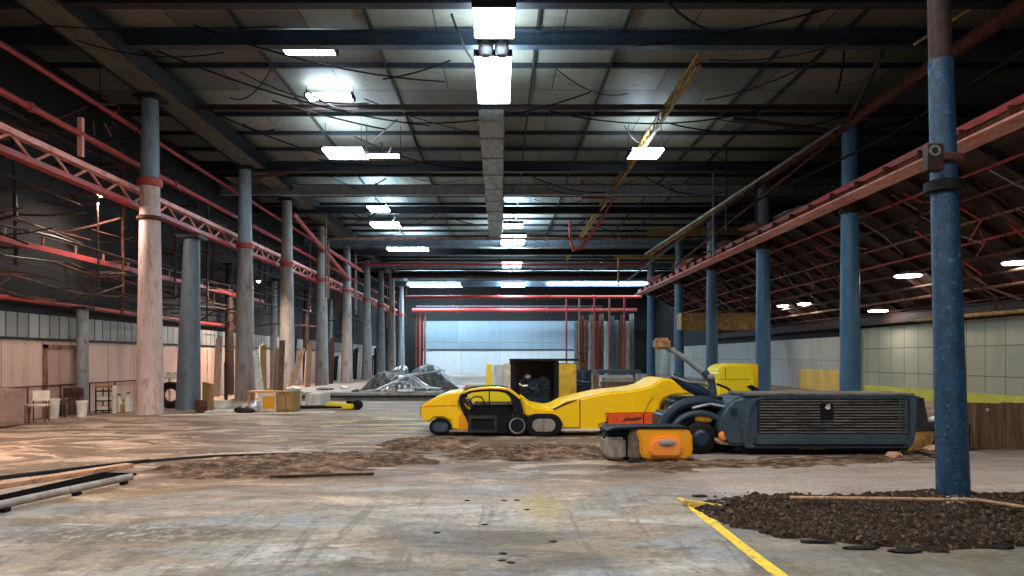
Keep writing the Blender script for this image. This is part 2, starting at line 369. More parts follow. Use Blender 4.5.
wb = struct(MB().box(XL, XR, YB - .3, YB, 6.5, ZC).box(XL, -10, YB - .3, YB, 0, 6.5).box(14, XR, YB - .3, YB, 0, 6.5).build('wall_back', dark_clad, origin=(0, 0, 0)))  # wide opening in this unseen wall added to let sky light in
# a plain door leaf let into the left wall
dr = struct(MB().box(XL + .05, XL + .10, 18.7, 19.9, 0, 1.86).build('door_1', panel_material('door_pink', (.44, .27, .215), (.42, .26, .2), (.2, .1, .08), 1.2, 2.6, 'Y', 0, .2), origin=(XL, 0, 0)))
MB().box(XL + .05, XL + .13, 18.6, 18.7, 0, 1.96).box(XL + .05, XL + .13, 19.9, 20.0, 0, 1.96).box(XL + .05, XL + .13, 18.6, 20.0, 1.86, 1.96).build('door_frame', rust_lt, dr)
# painted line on the floor, worn at its far end
ln = MB()
ys = [4.2, 4.9, 5.5, 6.0, 6.5, 6.9, 7.3, 7.7, 8.0]
for a, bb in zip(ys[:-1], ys[1:]):
    pass
ln.add([(2.06 + .006 * math.sin(i * 2.1) - (.055 if i < 7 else .04), y_, .004) for i, y_ in enumerate(ys)] +
       [(2.06 + .008 * math.sin(i * 1.3 + 1) + (.055 if i < 7 else .03), y_, .004) for i, y_ in enumerate(ys)],
       [(i, i + 9, i + 10, i + 1) for i in range(8)])
struct(ln.build('floor_marking', line_y))

# ------------------------------------------------------------------ columns
def column(px, Y, X, r0, r1, z1, lower, upper, label, cat='column', split=None, lean=(0, 0), collar=None, cap=True, group=None, n=20, base=None):
    t = thing('steel_column', label, cat, (X, Y, 0), group)
    top = Vector((X + lean[0], Y + lean[1], z1)); bot = Vector((X, Y, 0))
    P = lambda z: bot + (top - bot) * (z / z1)
    r = lambda z: r0 + (r1 - r0) * (z / z1)
    zs = split or z1
    MB().tube([P(0), P(zs * .25), P(zs * .5), P(zs)], [r(0), r(zs * .25), r(zs * .5), r(zs)], n).build('shaft', lower, t)
    if split:
        MB().tube([P(zs), P(z1)], [r(zs) * .97, r(z1)], n).build('upper_shaft', upper, t)
    q = base or r0 * 1.1
    MB().box(X - q, X + q, Y - q, Y + q, 0, .04).build('base_plate', grey_tan, t, .01)
    if cap:
        q = r1 * 1.5; MB().box(top.x - q, top.x + q, top.y - q, top.y + q, z1 - .04, z1 + .04).build('cap_plate', dark_steel, t)
    for (z, h, m) in collar or []:
        rr = r(z) + .04
        MB().lathe([(rr, -h / 2), (rr + .03, -h / 2 + .02), (rr + .03, h / 2 - .02), (rr, h / 2)], P(z), n).build('collar', m, t)
    return t
LX = -9.8
lefts = [(19.6, pink_col, grey_blue), (26.9, grey_tan, pale_blue), (32.2, grey_tan, grey_tan), (38.5, grey_tan, grey_tan), (44.8, grey_tan, grey_steel),
         (51.6, grey_tan, grey_steel), (57.6, grey_steel, grey_steel), (63.5, grey_tan, grey_tan), (69.6, grey_steel, grey_steel)]
left_labels = ['pinkish white steel column with red ring, nearest of the row along the left aisle',
    'grey column with red collar and pale blue top, second of the left main row',
    'tan column of the left main row, third from the camera', 'tan weathered column of the left main row, fourth from the camera',
    'tan column of the left main row, fifth from the camera', 'tan column of the left main row, sixth from the camera',
    'small grey column of the left main row, seventh from the camera', 'small tan column of the left main row, eighth from the camera',
    'farthest grey column of the left main row by the end wall']
for i, (Y, lo, up) in enumerate(lefts):
    zs = (6.5 if i == 0 else 5.9)
    column(0, Y, LX, .36 if i == 0 else .38, .22, 8.85, lo, up, left_labels[i], split=zs, collar=[(zs, .22, red)] + ([(5.5, .12, rust)] if i == 0 else []), n=24 if i == 0 else 16)
column(0, 21.2, -9.45, .36, .23, 5.25, dull_blue, None, 'short blue-grey column ending under the red crane girder, behind the pinkish column', lean=(.12, 0))
for i, (Y, x) in enumerate([(19.7, -11.75), (30.0, -11.6), (35.6, -11.5), (41.5, -11.5), (47.5, -11.5), (54, -11.5), (61, -11.5)]):
    column(0, Y, x, .16 if i == 0 else .2, .15, 3.0 if i == 0 else 5.6, grey_steel if i % 2 == 0 else brown_dk, None,
           f'slim {"grey" if i % 2 == 0 else "dark brown"} column against the left wall, {nth(i)}', n=12)
RX = 10.9
rl = ['bright blue column behind the dark slatted machine, nearest of the right main row', 'blue column of the right main row, second from the camera',
      'blue-grey column beside the bright yellow cab, third of the right row', 'blue-grey column of the right main row, fourth from the camera',
      'blue-grey column of the right main row, fifth from the camera', 'small column of the right main row, sixth from the camera', 'small column of the right main row, seventh from the camera',
      'farthest small column of the right main row']
for i, Y in enumerate([21.8, 29.0, 36.0, 42.6, 50.5]):
    column(0, Y, RX, .31, .24, 8.85, blue_col2 if i > 1 else blue_col, blue_col if i == 0 else grey_blue, (rl[i] if i < 4 else 'last blue-grey column of the right main row, before the corrugated sheets'), split=6.2, collar=[(6.3, .45, brown_dk)], n=20)
# the chipped blue post in the broken floor
R1 = column(0, 8.0, 5.18, .172, .085, 9.3, blue_chip, brown_dk, 'chipped dark blue post standing in the broken dirt patch, nearest column', split=5.0, lean=(-.27, 0), cap=False, n=28, base=.19,
            collar=[(3.55, .14, black), (3.85, .10, rust)])
_j = W(938, 149, 7.72); MB().lathe([(.068, .0), (.068, -.06), (.06, -.075), (.04, -.075), (.034, -.05), (.012, -.04)], _j + Vector((0, .12, 0)), 20, 'Y').build('round_fitting', grey_steel, R1)
MB().box(_j.x - .075, _j.x + .10, _j.y + .05, _j.y + .17, _j.z - .22, _j.z + .08).build('bracket', brown_dk, R1, .01)

# ------------------------------------------------------------------ roof steel
def ibeam(name, a, b, h, w, m, label, cat='beam', group=None, tf=.03):
    a, b = Vector(a), Vector(b); t = thing(name, label, cat, (a + b) / 2, group)
    u = Vector((0, 0, 1)); d = (b - a).normalized(); u = (u - d * u.dot(d)).normalized()
    MB().bar(a, b, tf, h - 2 * tf).build('web', m, t)
    MB().bar(a + u * (h / 2 - tf / 2), b + u * (h / 2 - tf / 2), w, tf).build('top_flange', m, t)
    MB().bar(a - u * (h / 2 - tf / 2), b - u * (h / 2 - tf / 2), w, tf).build('bottom_flange', m, t)
    return t
roof_beams = [(14.6, 9.12, .36, dark_steel, 'dark red-brown roof beam at the top edge, nearest of the cross beams'), (17.0, 9.33, .38, navy_beam, 'deep navy roof beam crossing the whole hall above the ceiling lights'),
              (21.0, 9.1, .16, brown_dk, 'slim rust-dark roof beam ending at the bright blue column head'), (27.2, 9.0, .34, dark_steel, 'dark roof beam just in front of the bright lamp on the left'),
              (30.5, 8.9, .42, grey_steel, 'pale grey roof beam crossing behind the bright left lamp'), (34.6, 8.9, .34, dark_steel, 'dark roof beam between the pale grey beam and the red cross pipe'),
              (43.5, 8.8, .5, grey_blue, 'light grey deep roof beam, beyond the centre lamps'), (47.5, 8.8, .4, dark_steel, 'dark roof beam of the far half, before the second red pipe'),  # bluish haze of the far roof put into the grey-blue beams
              (54.5, 8.8, .4, grey_blue, 'grey roof beam of the far half, behind the second red pipe'), (61.0, 8.8, .5, dark_steel, 'dark deep roof beam near the end wall'),
              (66.0, 8.6, .5, grey_blue, 'last grey roof beam before the end wall')]
for Y, z, h, m, l in roof_beams:
    ibeam('roof_beam', (XL + .02, Y, z), (XR - .02, Y, z), h, .26 if h > .2 else .18, m, l, group='cross beams under the roof')
def truss(name, x, z, y0, y1, h, m, label, step=1.0, w=.10, cat='girder', m2=None, group=None):
    t = thing(name, label, cat, (x, y0, z), group)
    MB().bar((x, y0, z + h / 2), (x, y1, z + h / 2), w * 1.6, w).build('top_chord', m, t)
    MB().bar((x, y0, z - h / 2), (x, y1, z - h / 2), w * 1.9, w).build('bottom_chord', m2 or m, t)
    pts, k, y = [], 0, y0
    while y <= y1:
        pts.append((x, y, z + (h / 2 if k % 2 else -h / 2) * .9)); y += step / 2; k += 1
    MB().tube(pts, w * .3, 6).build('lattice', m, t)
    return t
truss('crane_girder', -10.35, 6.15, 8.5, 70, .46, pink_red, 'long red lattice crane girder running behind the left main columns', 1.4, .13, m2=red)  # pinkish highlights painted into top chord and lattice, lower chord plain red
def pipe(name, pts, r, m, label, cat='pipe', group=None, n=10):
    o = MB().tube(pts, r, n).build(name, m); return tag(o, label, cat, group)
def flanged(name, a, b, r, m, label, k=6, group=None):
    a, b = Vector(a), Vector(b); t = thing(name, label, 'pipe', a, group)
    MB().tube([a, b], r, 10).build('tube', m, t)
    for i in range(1, k):
        p = a + (b - a) * (i / k); d = (b - a).normalized()
        MB().tube([p - d * .06, p + d * .06], r * 1.5, 10).build('flange', m, t)
    return t
flanged('red_pipe', (-10.3, 8.5, 7.1), (-10.3, 70, 7.1), .075, red, 'long bright red pipe above the lattice crane girder on the left', 9)
flanged('conduit_pipe', (-10.3, 8.5, 8.08), (-10.3, 69, 8.08), .065, red, 'reddish double conduit high on the left above the red pipe', 12)
pipe('conduit_pipe', [(-10.15, 8.5, 7.98), (-10.15, 40, 7.98)], .035, red, 'thin red conduit beside the thicker one high on the left')
for i, (Y, z) in enumerate([(14.2, 7.55), (17.2, 7.0)]):
    o = MB().box(-10.36, -10.24, Y - .05, Y + .05, z - .45, z + .5).build('pipe_hanger', pink_red); tag(o, ['reddish upright strap tying the red pipe to the conduit, nearest', 'reddish upright strap on the red pipe just before the pinkish column'][i], 'strap')
for i in range(16):
    Y = 17.4 + R.uniform(0, 2.4); z = R.uniform(7.3, 8.5)
    pipe('twig_rod', [(-10.3, Y, z), (-10.3 + R.uniform(-.7, .9), Y + R.uniform(-.3, .3), z + R.uniform(-.35, .35))], .018, R.choice([rust_lt, rust, brown_dk]), 'short bent rod sticking out of the tangle by the pinkish column head', 'rod', 'bent rods by the pinkish column head', 6)
# lower red guard rail of the left aisle with its upright stubs
t = thing('guard_rail', 'bright red rail with upright stubs along the left aisle at mid height', 'rail', (-11.5, 9, 4.35))
MB().bar((-11.5, 9, 4.35), (-11.5, 34, 4.35), .10, .14).build('red_rail', red, t)
MB().tube([(-11.5, 9, 4.66), (-11.5, 34, 4.66)], .018, 6).build('top_wire', grey_steel, t)
for i in range(18):
    yy = 9.5 + i * 1.35; MB().bar((-11.5, yy, 4.42), (-11.5, yy, 4.68), .05, .05).build('stub', grey_tan if i % 2 else rust_lt, t)
pipe('red_pipe', [(-12.0, 9, 3.12), (-12.0, 32, 3.0)], .06, red, 'thin red pipe just above the cladding of the left wall')
# box beam resting on the left column heads
t = thing('box_beam', 'pale olive box beam lying on the heads of the left main columns', 'beam', (-9.5, 9, 9.0))
MB().box(-9.95, -9.05, 9, 71, 8.93, 9.02).build('soffit_plate', paint('olive_plate', (.12, .12, .095), (.06, .055, .045), .36, 1.5, (1, .3, 1)), t)
MB().box(-9.98, -9.90, 9, 71, 8.9, 9.32).build('side_plate', dark_steel, t); MB().box(-9.10, -9.02, 9, 71, 8.9, 9.32).build('side_plate', dark_steel, t)
# right side rails
t = thing('crane_rail', 'long red crane rail with pink lit underside, along the right main columns', 'rail', (10.3, 9, 6.5))
MB().bar((10.3, 8.6, 6.70), (10.3, 52, 6.52), .16, .16).build('top_rail', red, t)
MB().bar((10.3, 8.6, 6.50), (10.3, 52, 6.50), .04, .34).build('web', rust, t)
MB().bar((10.3, 8.6, 6.31), (10.3, 52, 6.31), .62, .05).build('bottom_flange', pink_red, t)  # lit pink of the underside is put into the flange colour
for i in range(28):
    yy = 9.4 + i * 1.5; MB().box(10.08, 10.28, yy - .02, yy + .02, 6.33, 6.62).build('stiffener', rust, t)
ibeam('roof_girder', (10.6, 9, 8.75), (10.6, 53, 8.75), .30, .15, rust, 'dark red girder running lengthwise high above the right main columns', 'girder')
truss('yellow_truss', 4.95, 9.0, 17.4, 52, .30, ochre, 'yellow lattice boom running lengthwise under the roof right of centre', .6, .06, cat='boom')
pipe('drooping_cable', [(10.2, 9, 7.6), (10.1, 13, 7.55), (10.0, 18, 7.3), (9.9, 23, 7.5), (9.7, 28, 7.6), (9.6, 34, 7.5)], .035, wire, 'thick black cable strung lengthwise across the chipped blue post', 'cable')
# long zinc duct down the hall axis
t = thing('air_duct', 'long dull grey air duct on the hall axis behind the bright ceiling lights', 'duct', (-.25, 20.4, 8.55))
MB().box(-.62, .12, 20.4, 41, 8.5, 8.85).build('duct_body', ductm, t, .02)
for i in range(9):
    yy = 22 + i * 2.2; MB().box(-.66, .16, yy - .04, yy + .04, 8.47, 8.88).build('joint_band', grey_steel, t)
# cross pipes
def cross(Y, z, x0, x1, r, m, label): return flanged('cross_pipe', (x0, Y, z), (x1, Y, z), r, m, label, 5, 'pipes crossing the hall')
cross(39.3, 8.3, -9.9, 10.8, .085, rust_lt, 'rusty cross pipe spanning the hall by the centre lamps, nearest of the pipes')
cross(50.6, 8.35, -9.9, 10.8, .09, red, 'red cross pipe spanning the hall, second of the pipes')
cross(57.6, 8.3, -9.7, 10.8, .09, rust, 'rusty cross pipe spanning the hall, third of the pipes')
cross(65.5, 7.3, -9.0, 13.2, .16, red, 'thick red cross pipe before the end wall, upper of two')
cross(68.6, 6.3, -8.6, 13.4, .20, red, 'thick red cross pipe before the end wall, lower of two')
cross(71.86, 6.9, -8.6, 10.5, .09, grey_steel, 'grey cross pipe between the two thick red pipes at the end wall')
ibeam('yellow_beam', (7.6, 36.0, 8.08), (15.6, 36.0, 8.08), .34, .2, ochre, 'yellow cross beam on the right over the main columns, upper of two', group='yellow cross beams')
ibeam('yellow_beam', (7.0, 42.6, 7.75), (13.0, 42.6, 7.75), .24, .2, ochre, 'yellow cross beam on the right over the main columns, lower of two', group='yellow cross beams')
pipe('hanging_pipe', [(3.7, 31.5, 9.6), (3.7, 31.5, 8.8), (5.1, 31.3, 8.72), (4.4, 31.5, 7.6), (3.6, 31.6, 6.5)], .07, red, 'bent red pipe hanging from the roof beside the yellow boom')
pipe('hanging_pipe', [(4.1, 41, 9.6), (4.1, 41, 8.6), (4.3, 41, 7.9), (4.9, 41, 8.2)], .09, red, 'short kinked red pipe under the far end of the yellow boom')
# braces, hangers and wires
def rods(lst, r, m, name, label, group, cat='rod'):
    for a, b in lst: pipe(name, [a, b], r, m, label, cat, group, 8)
for i, (a, b, r, m, l) in enumerate([
    ((10.7, 21.6, 8.9), (5.6, 27, 5.6), .045, grey_steel, 'silver brace rod slanting down from the bright blue column head'),
    ((10.8, 22.2, 8.7), (8.5, 35, 6.0), .05, rust, 'rusty brace slanting down from the bright blue column head'),
    ((10.6, 28.8, 8.8), (6.4, 30, 6.0), .05, ochre, 'yellowish brace slanting down from the second right column head'),
    ((10.66, 36, 8.8), (6.6, 36.5, 5.6), .05, grey_steel, 'silver brace slanting between the third and fourth right columns'),
    ((9.2, 30.2, 9.59), (9.2, 30.2, 5.9), .05, grey_steel, 'grey hanger rod dropping in front of the third right column'),
    ((8.4, 26.0, 9.6), (8.4, 26.0, 6.2), .035, dark_steel, 'dark thin hanger rod right of the yellow boom'),
    ((10.4, 28.4, 9.6), (10.4, 28.4, 6.8), .05, dark_steel, 'dark hanger above the second right column'),
    ((7.2, 42.6, 7.64), (7.2, 42.6, 6.0), .06, ochre, 'short yellow hanger under the lower yellow beam'),
    ((-9.6, 27.2, 8.6), (-7.4, 27.2, 8.95), .06, rust, 'rusty knee brace at the second left column head'),
    ((-9.6, 32.5, 8.3), (-9.6, 44.5, 6.6), .11, red, 'bright red sloping brace between the third and fifth left columns'),
    ((-9.5, 38.6, 7.6), (-8.9, 44.6, 7.2), .10, red, 'short red strut leaning on the fourth left column'),
    ((10.7, 21.6, 8.8), (9.4, 17.2, 9.1), .07, brown_dk, 'dark knee brace from the bright blue column head towards the navy beam'),
    ((10.7, 22, 8.7), (7.4, 22.2, 9.2), .07, brown_dk, 'dark knee brace from the bright blue column head under the slim beam'),
    ((11.0, 22, 8.7), (13.6, 22.4, 9.3), .07, brown_dk, 'dark knee brace from the bright blue column head to the outer side'),
    ((10.6, 13.6, 9.3), (9.7, 16.4, 8.95), .04, ochre, 'short yellow stay behind the top of the chipped blue post')]):
    pipe('brace_rod', [a, b], r, m, l, 'brace')
def wirecurve(a, b, sag, r, m, label, group, n=9):
    a, b = Vector(a), Vector(b)
    pts = [a + (b - a) * (i / n) - Vector((0, 0, sag * 4 * (i / n) * (1 - i / n))) for i in range(n + 1)]
    return pipe('hanging_wire', pts, r, m, label, 'wire', group, 6)
wl_ = 'thin dark wire sagging under the roof between the cross beams'
for a, b, s in [((-7, 16, 9.2), (-1.5, 19, 9.1), .25), ((-8.5, 17.3, 9.2), (-2.2, 22, 8.9), .3), ((-3, 22, 9), (2.6, 20, 9.2), .3), ((1.5, 21, 9.0), (8.2, 20.8, 9.1), .45),
                ((2.5, 17.2, 9.2), (7.5, 15.5, 9.4), .15), ((5.2, 22, 9.0), (10.5, 21.5, 9.0), .4), ((-5, 24, 9.2), (-.8, 27, 8.9), .3), ((.6, 27.2, 9.0), (4.6, 30.4, 8.8), .3),
                ((-8.8, 20.5, 9.0), (-4.2, 27, 9.0), .35), ((5.6, 28, 9), (9.8, 30, 8.8), .5)]:
    wirecurve(a, b, s, .022, wire, wl_, 'wires under the roof')
for i in range(60):
    Y = 15 + 32 * R.random() ** 1.4; x = R.uniform(-9, 10); z = R.uniform(8.75, 9.35)
    wirecurve((x, Y, z), (x + R.uniform(-3.5, 3.5), Y + R.uniform(-2.5, 3.5), R.uniform(8.8, 9.4)), R.uniform(0, .35), R.choice([.014, .02, .028]), R.choice([wire, wire, dark_steel, brown_dk]), wl_, 'wires under the roof', 7)
# tangle under the left aisle roof
tl = 'thin dark rusty pipe in the tangle above the left wall'
for i in range(190):
    Y = 12 + 42 * R.random() ** 1.4; z = R.uniform(2.95, 7.8); m = R.choice([rust, brown_dk, tangle_m, tangle_m, rust, brown_dk, tangle_m])
    if i % 3: a, b = (XL + .1, Y, z), (-10.5 + R.uniform(-.3, .15), Y + R.uniform(-.8, .8), z + R.uniform(-.5, .5))
    else: x = R.uniform(-11.9, -10.7); a, b = (x, Y, z), (x + R.uniform(-.2, .2), Y + R.uniform(4, 10), z + R.uniform(-.25, .25))
    c_ = ((a[0] + b[0]) / 2 + R.uniform(-.1, .1), (a[1] + b[1]) / 2 + R.uniform(-.3, .3), (a[2] + b[2]) / 2 + R.uniform(-.25, .15))
    pipe('thin_pipe', [a, c_, b], R.uniform(.012, .034), m, tl, 'pipe', 'pipes tangled above the left wall', 6)
hl = 'thin vertical hanger rod in the tangle above the left wall'
for i in range(30):
    Y = 12.5 + i * 1.5 + R.uniform(-.5, .5); x = R.uniform(-11.9, -10.7)
    pipe('hanger_rod', [(x, Y, R.uniform(2.9, 4.3)), (x + R.uniform(-.08, .08), Y, R.uniform(6.2, 8.4))], R.uniform(.025, .05), R.choice([dark_steel, rust, brown_dk]), hl, 'rod', 'hanger rods above the left wall', 6)
for i in range(9):
    Y = 14 + i * 5.2
    pipe('aisle_joist', [(XL + .05, Y, 6.9), (-10.5, Y, 6.9)], .07, brown_dk, 'dark joist between the left wall and the crane girder', 'joist', 'joists over the left aisle', 6)
rl_ = 'thin rod hanging among the far left columns'
for i in range(16):
    Y = R.uniform(34, 66); x = R.uniform(-9.4, -8.2) if i % 2 else R.uniform(-11, -10.2)
    pipe('hanger_rod', [(x, Y, R.uniform(3.5, 5)), (x, Y, R.uniform(7.2, 9))], .05, R.choice([grey_steel, rust_lt, rust]), rl_, 'rod', 'rods among the far left columns', 6)

# lean-to roof of the right aisle
zs = lambda x: 6.75 - .64 * (x - 10.9)
t = thing('lean_to_roof', 'dark sloping lean-to roof over the right aisle', 'roof', (10.9, 9, 6.75))
MB().prism([(10.95, zs(10.95)), (XR - .02, zs(XR)), (XR - .02, zs(XR) + .08), (10.95, zs(10.95) + .08)], 9, 53).build('roof_deck', paint('deck_dark', (.030, .022, .019), (.08, .045, .03), .4, 1.2, (1, .3, 1), .8), t)
for i in range(30):
    Y = 10.5 + i * 1.42
    a, b = Vector((11.0, Y, zs(11.0) - .15)), Vector((XR - .1, Y + R.uniform(-.2, .2), zs(XR - .1) - .15))
    o = MB().bar(a, b, .10, .18).build('roof_rafter', brown_dk, None)
    tag(o, 'dark brown rafter sloping under the right aisle roof', 'rafter', 'rafters of the right aisle roof')
for i, x in enumerate([11.5, 12.1, 12.7, 13.3, 13.9, 14.5, 15.0, 15.5]):
    z = zs(x) - .26 - R.uniform(0, .1)
    pipe('aisle_pipe', [(x, 10, z), (x + R.uniform(-.1, .1), 30, z - .04), (x, 52, z)], R.choice([.035, .05, .04]), [red, rust, rust_lt, red, rust, brown_dk, rust_lt, rust][i],
         f'rusty pipe running lengthwise under the right aisle roof, {ORDW[i] if i else "first"} one outward from the crane rail', 'pipe', 'pipes lengthwise under the right aisle roof')
sl = 'crooked rusty pipe hanging under the right aisle roof'
for i in range(290):
    Y = 12 + 36 * R.random() ** 1.3; x = R.uniform(11.1, 14.4); dx = R.uniform(.7, 2.4); z = zs(x) - R.uniform(.25, .7)
    pa_, pb_ = (x, Y, z), (min(15.8, x + dx), Y, max(2.95, z - .64 * dx))
    near = False
    for q in range(13):
        a_ = Vector(pa_).lerp(Vector(pb_), q / 12); u_, v_ = VX + F * a_.x / a_.y, VY - F * (a_.z - EYE) / a_.y
        near = near or any(abs(u_ - lu) < 26 and abs(v_ - lv) < 15 for lu, lv in ((908, 276), (878, 311), (804, 304), (783, 306), (1016, 263)))
    if near: continue
    pipe('crooked_pipe', [(x, Y, z), (x + dx * .5, Y + R.uniform(-.6, .6), z - .32 * dx - R.uniform(0, .2)), (min(15.8, x + dx), Y + R.uniform(-1.4, 1.4), max(2.95, z - .64 * dx + R.uniform(-.1, .15)))], R.uniform(.012, .034),
         R.choice([rust, brown_dk, tangle_m, red, red, rust_lt, rust, brown_dk, grey_steel]), sl, 'pipe', 'crooked pipes under the right aisle roof', 6)
ibeam('eaves_beam', (15.66, 9, 3.18), (15.66, 53, 3.18), .38, .2, brown_dk, 'rusty brown eaves beam under the low edge of the lean-to roof')
pipe('yellow_pipe', [(15.5, 13, 3.0), (15.5, 26, 3.0)], .07, ochre, 'yellow pipe along the top of the cream cladding on the right wall')
# junk lodged on the crane rail between right columns
for i, (Y, x, L, m) in enumerate([(24.5, 10.5, 1.6, grey_steel), (27.4, 10.1, 1.3, rust_lt), (31.5, 10.4, 2.2, rust_lt), (34, 10.6, 1.5, grey_steel), (38.5, 10.3, 2.0, pink_red), (46, 10.4, 2.2, pink_red)]):
    o = MB().sheet(lambda u, v: (x - .35 + .7 * u, Y + L * v, 6.82 + .22 * math.sin(3 * u + v * 4 + i) * u + .03 * i), 6, 8, .015).build('sheet_scrap', m)
    tag(o, ['grey bent sheet', 'rusty bent sheet', 'long rusty crumpled sheet', 'grey crumpled sheet', 'faded red bent sheet', 'small faded red bent sheet'][i] + ' lodged on the right crane rail, ' + nth(i), 'scrap sheet', 'scrap sheets on the crane rail')
t = thing('ochre_duct', 'ochre boxed duct hanging between the third and fourth right columns', 'duct', (12, 39, 3.1))
MB().box(10.0, 14.4, 38.6, 39.6, 3.15, 4.1).build('duct_body', ochre, t, .03)
for x in (12.0, 13.6): MB().tube([(x, 39.1, 4.1), (x, 39.1, zs(x))], .03, 6).build('hanger', dark_steel, t)
for x in (11.9, 12.8, 13.8): MB().box(x - .05, x + .05, 38.57, 39.63, 3.12, 4.13).build('joint_band', rust_lt, t)
# ------------------------------------------------------------------ lamps
def light(x, Y, z, w, d, label, m=cool, h=.10, name='ceiling_light'):
    t = thing(name, label, 'light', (x, Y, z), 'ceiling lights of the hall')
    MB().box(x - w / 2, x + w / 2, Y - d / 2, Y + d / 2, z, z + h).build('diffuser', m, t, .02)
    for s in (-1, 1):
        if w >= d: xx, yy = x + s * (w / 2 + .03), Y; MB().box(xx - .03, xx + .03, Y - d / 2 - .02, Y + d / 2 + .02, z - .01, z + h + .03).build('end_cap', dark_steel, t)
        else: xx, yy = x, Y + s * (d / 2 + .03); MB().box(x - w / 2 - .02, x + w / 2 + .02, yy - .03, yy + .03, z - .01, z + h + .03).build('end_cap', dark_steel, t)
        MB().tube([(xx, yy, z + h), (xx, yy, ZC - .01)], .012, 6).build('hanger', dark_steel, t)
    return t
t = light(-.12, 14.45, 8.5, .84, 1.35, 'bright white ceiling light panel at the top edge, nearest on the hall axis')
light(-.16, 17.5, 8.5, .84, 3.0, 'long bright white ceiling light panel below the navy beam on the hall axis')
t = thing('lamp_bracket', 'dark twin lamp holder between the two bright panels on the hall axis', 'bracket', (-.15, 15.5, 8.4))
MB().box(-.5, .2, 15.44, 15.56, 8.58, 8.68).build('cross_bar', dark_steel, t)
for s in (-.32, .04):
    MB().lathe([(.05, .2), (.15, .12), (.17, 0), (.12, -.13), (.04, -.17)], (s, 15.5, 8.42), 12).build('holder', grey_steel, t)
MB().tube([(-.14, 15.5, 8.68), (-.14, 15.5, 9.5)], .02, 6).build('hanger', dark_steel, t)
for px, py, w, d, l in [(310, 53, 1.25, .3, 'narrow lamp tucked behind the navy beam on the left'), (330, 99, 1.3, .4, 'bright lamp just before the slim rust-dark beam on the left'),
                        (346, 155, 1.35, 1.1, 'brightest square lamp of the left row'), (378, 209, .9, 1.3, 'small bright lamp past the pale grey beam in the left row'),
                        (386, 226, 1.5, 1.0, 'wide lamp right under the nearest rusty cross pipe, left row'), (408, 250, 2.6, .8, 'broad dim lamp in the far left row'),
                        (435, 286, 5.0, 2.4, 'very broad lamp at the far end of the left row'), (513, 226, 1.0, 1.3, 'upper small lamp of the far centre pair'),
                        (513, 240, 1.4, 3.4, 'lower small lamp of the far centre pair'), (512, 265, 1.4, 3.0, 'small centre lamp before the second grey beam'),
                        (513, 285, 2.2, 4.0, 'farthest centre lamp by the end wall'), (645, 155, 1.05, 1.0, 'bright square lamp of the right row'),
                        (598, 284, 9.5, .3, 'long thin glowing strip in place of a lit beam at the far right')]:  # a beam catching light, made as a glowing strip
    zz = 9.2 if py < 120 else 8.5; Y = (zz - EYE) * F / (VY - py); light((px - VX) * Y / F, Y, zz, w, d, l, cool2 if Y > 30 else cool)
light(-4.1, 24.1, 8.5, 1.3, .14, 'thin tube lamp beside the brightest square lamp', cool)
def disc(px, py, X, r, label):
    Y = X * F / (px - VX); z = EYE + (VY - py) * Y / F
    t = thing('aisle_lamp', label, 'lamp', (X, Y, z), 'lamps of the right aisle')
    MB().lathe([(r * .9, -.03), (r, .0), (r * .9, .03)], (X, Y, z), 20).build('diffuser', warm, t)
    MB().lathe([(r * 1.04, .02), (r * .6, .12), (.05, .18)], (X, Y, z), 20).build('lamp_shade', grey_steel, t)
    MB().tube([(X, Y, z + .15), (X, Y, max(z + .2, zs(X) - .01))], .015, 6).build('hanger', dark_steel, t)
    L = bpy.data.lights.new('lamp_glow', 'AREA'); L.shape = 'DISK'; L.size = r * 2; L.energy = 26; L.color = (1, .84, .68)
    o = bpy.data.objects.new('lamp_glow', L); C.objects.link(o); o.location = (X, Y, z - .06)
disc(908, 276, 14.0, .42, 'oval warm aisle lamp between the two big blue columns on the right'); disc(878, 311, 15.0, .36, 'low warm aisle lamp near the top of the cream wall')
disc(804, 304, 14.4, .30, 'small warm aisle lamp left of the bright blue column'); disc(783, 306, 14.4, .28, 'smallest warm aisle lamp beside the second blue column')
disc(1016, 263, 14.3, .34, 'warm aisle lamp at the right edge, nearest in that aisle')
# left aisle bulbs: second one seen, the others added to warm that side
for i, (Y, z) in enumerate([(11.0, 4.6), (19.0, 6.05), (29, 4.8), (40, 4.8)]):
    X = -10.0 if i != 1 else -10.85
    t = thing('hanging_bulb', f'shaded lamp hanging over the left aisle, {nth(i)}', 'lamp', (X, Y, z), 'lamps over the left aisle')
    MB().lathe([(.02, .14), (.06, .07), (.09, 0), (.06, -.07), (.02, -.09)], (X, Y, z), 14).build('bulb', warm_b, t)
    MB().lathe([(.20, .0), (.21, .01), (.06, .17), (.03, .18)], (X, Y, z), 18).build('lamp_shade', brown_dk, t)
    MB().tube([(X, Y, z + .12), (X, Y, ZC - .01)], .01, 6).build('cord', wire, t)
    L = bpy.data.lights.new('bulb_glow', 'AREA'); L.shape = 'DISK'; L.size = .3; L.energy = [480, 150, 420, 300][i]; L.color = (1, .80, .66)
    o = bpy.data.objects.new('bulb_glow', L); C.objects.link(o); o.location = (X + .02, Y, z - .24)
# wash lights added overhead and behind the camera, without fixtures
for x, Y in [(-5.2, 8.5), (.0, 7.5), (5.2, 9.5), (-5, -2), (5, -2), (0, 1)]:
    L = bpy.data.lights.new('overhead_wash', 'AREA'); L.shape = 'RECTANGLE'; L.size = .9; L.size_y = 3; L.energy = 355; L.color = (1.0, .955, .89)
    o = bpy.data.objects.new('overhead_wash', L); C.objects.link(o); o.location = (x, Y, 8.5)

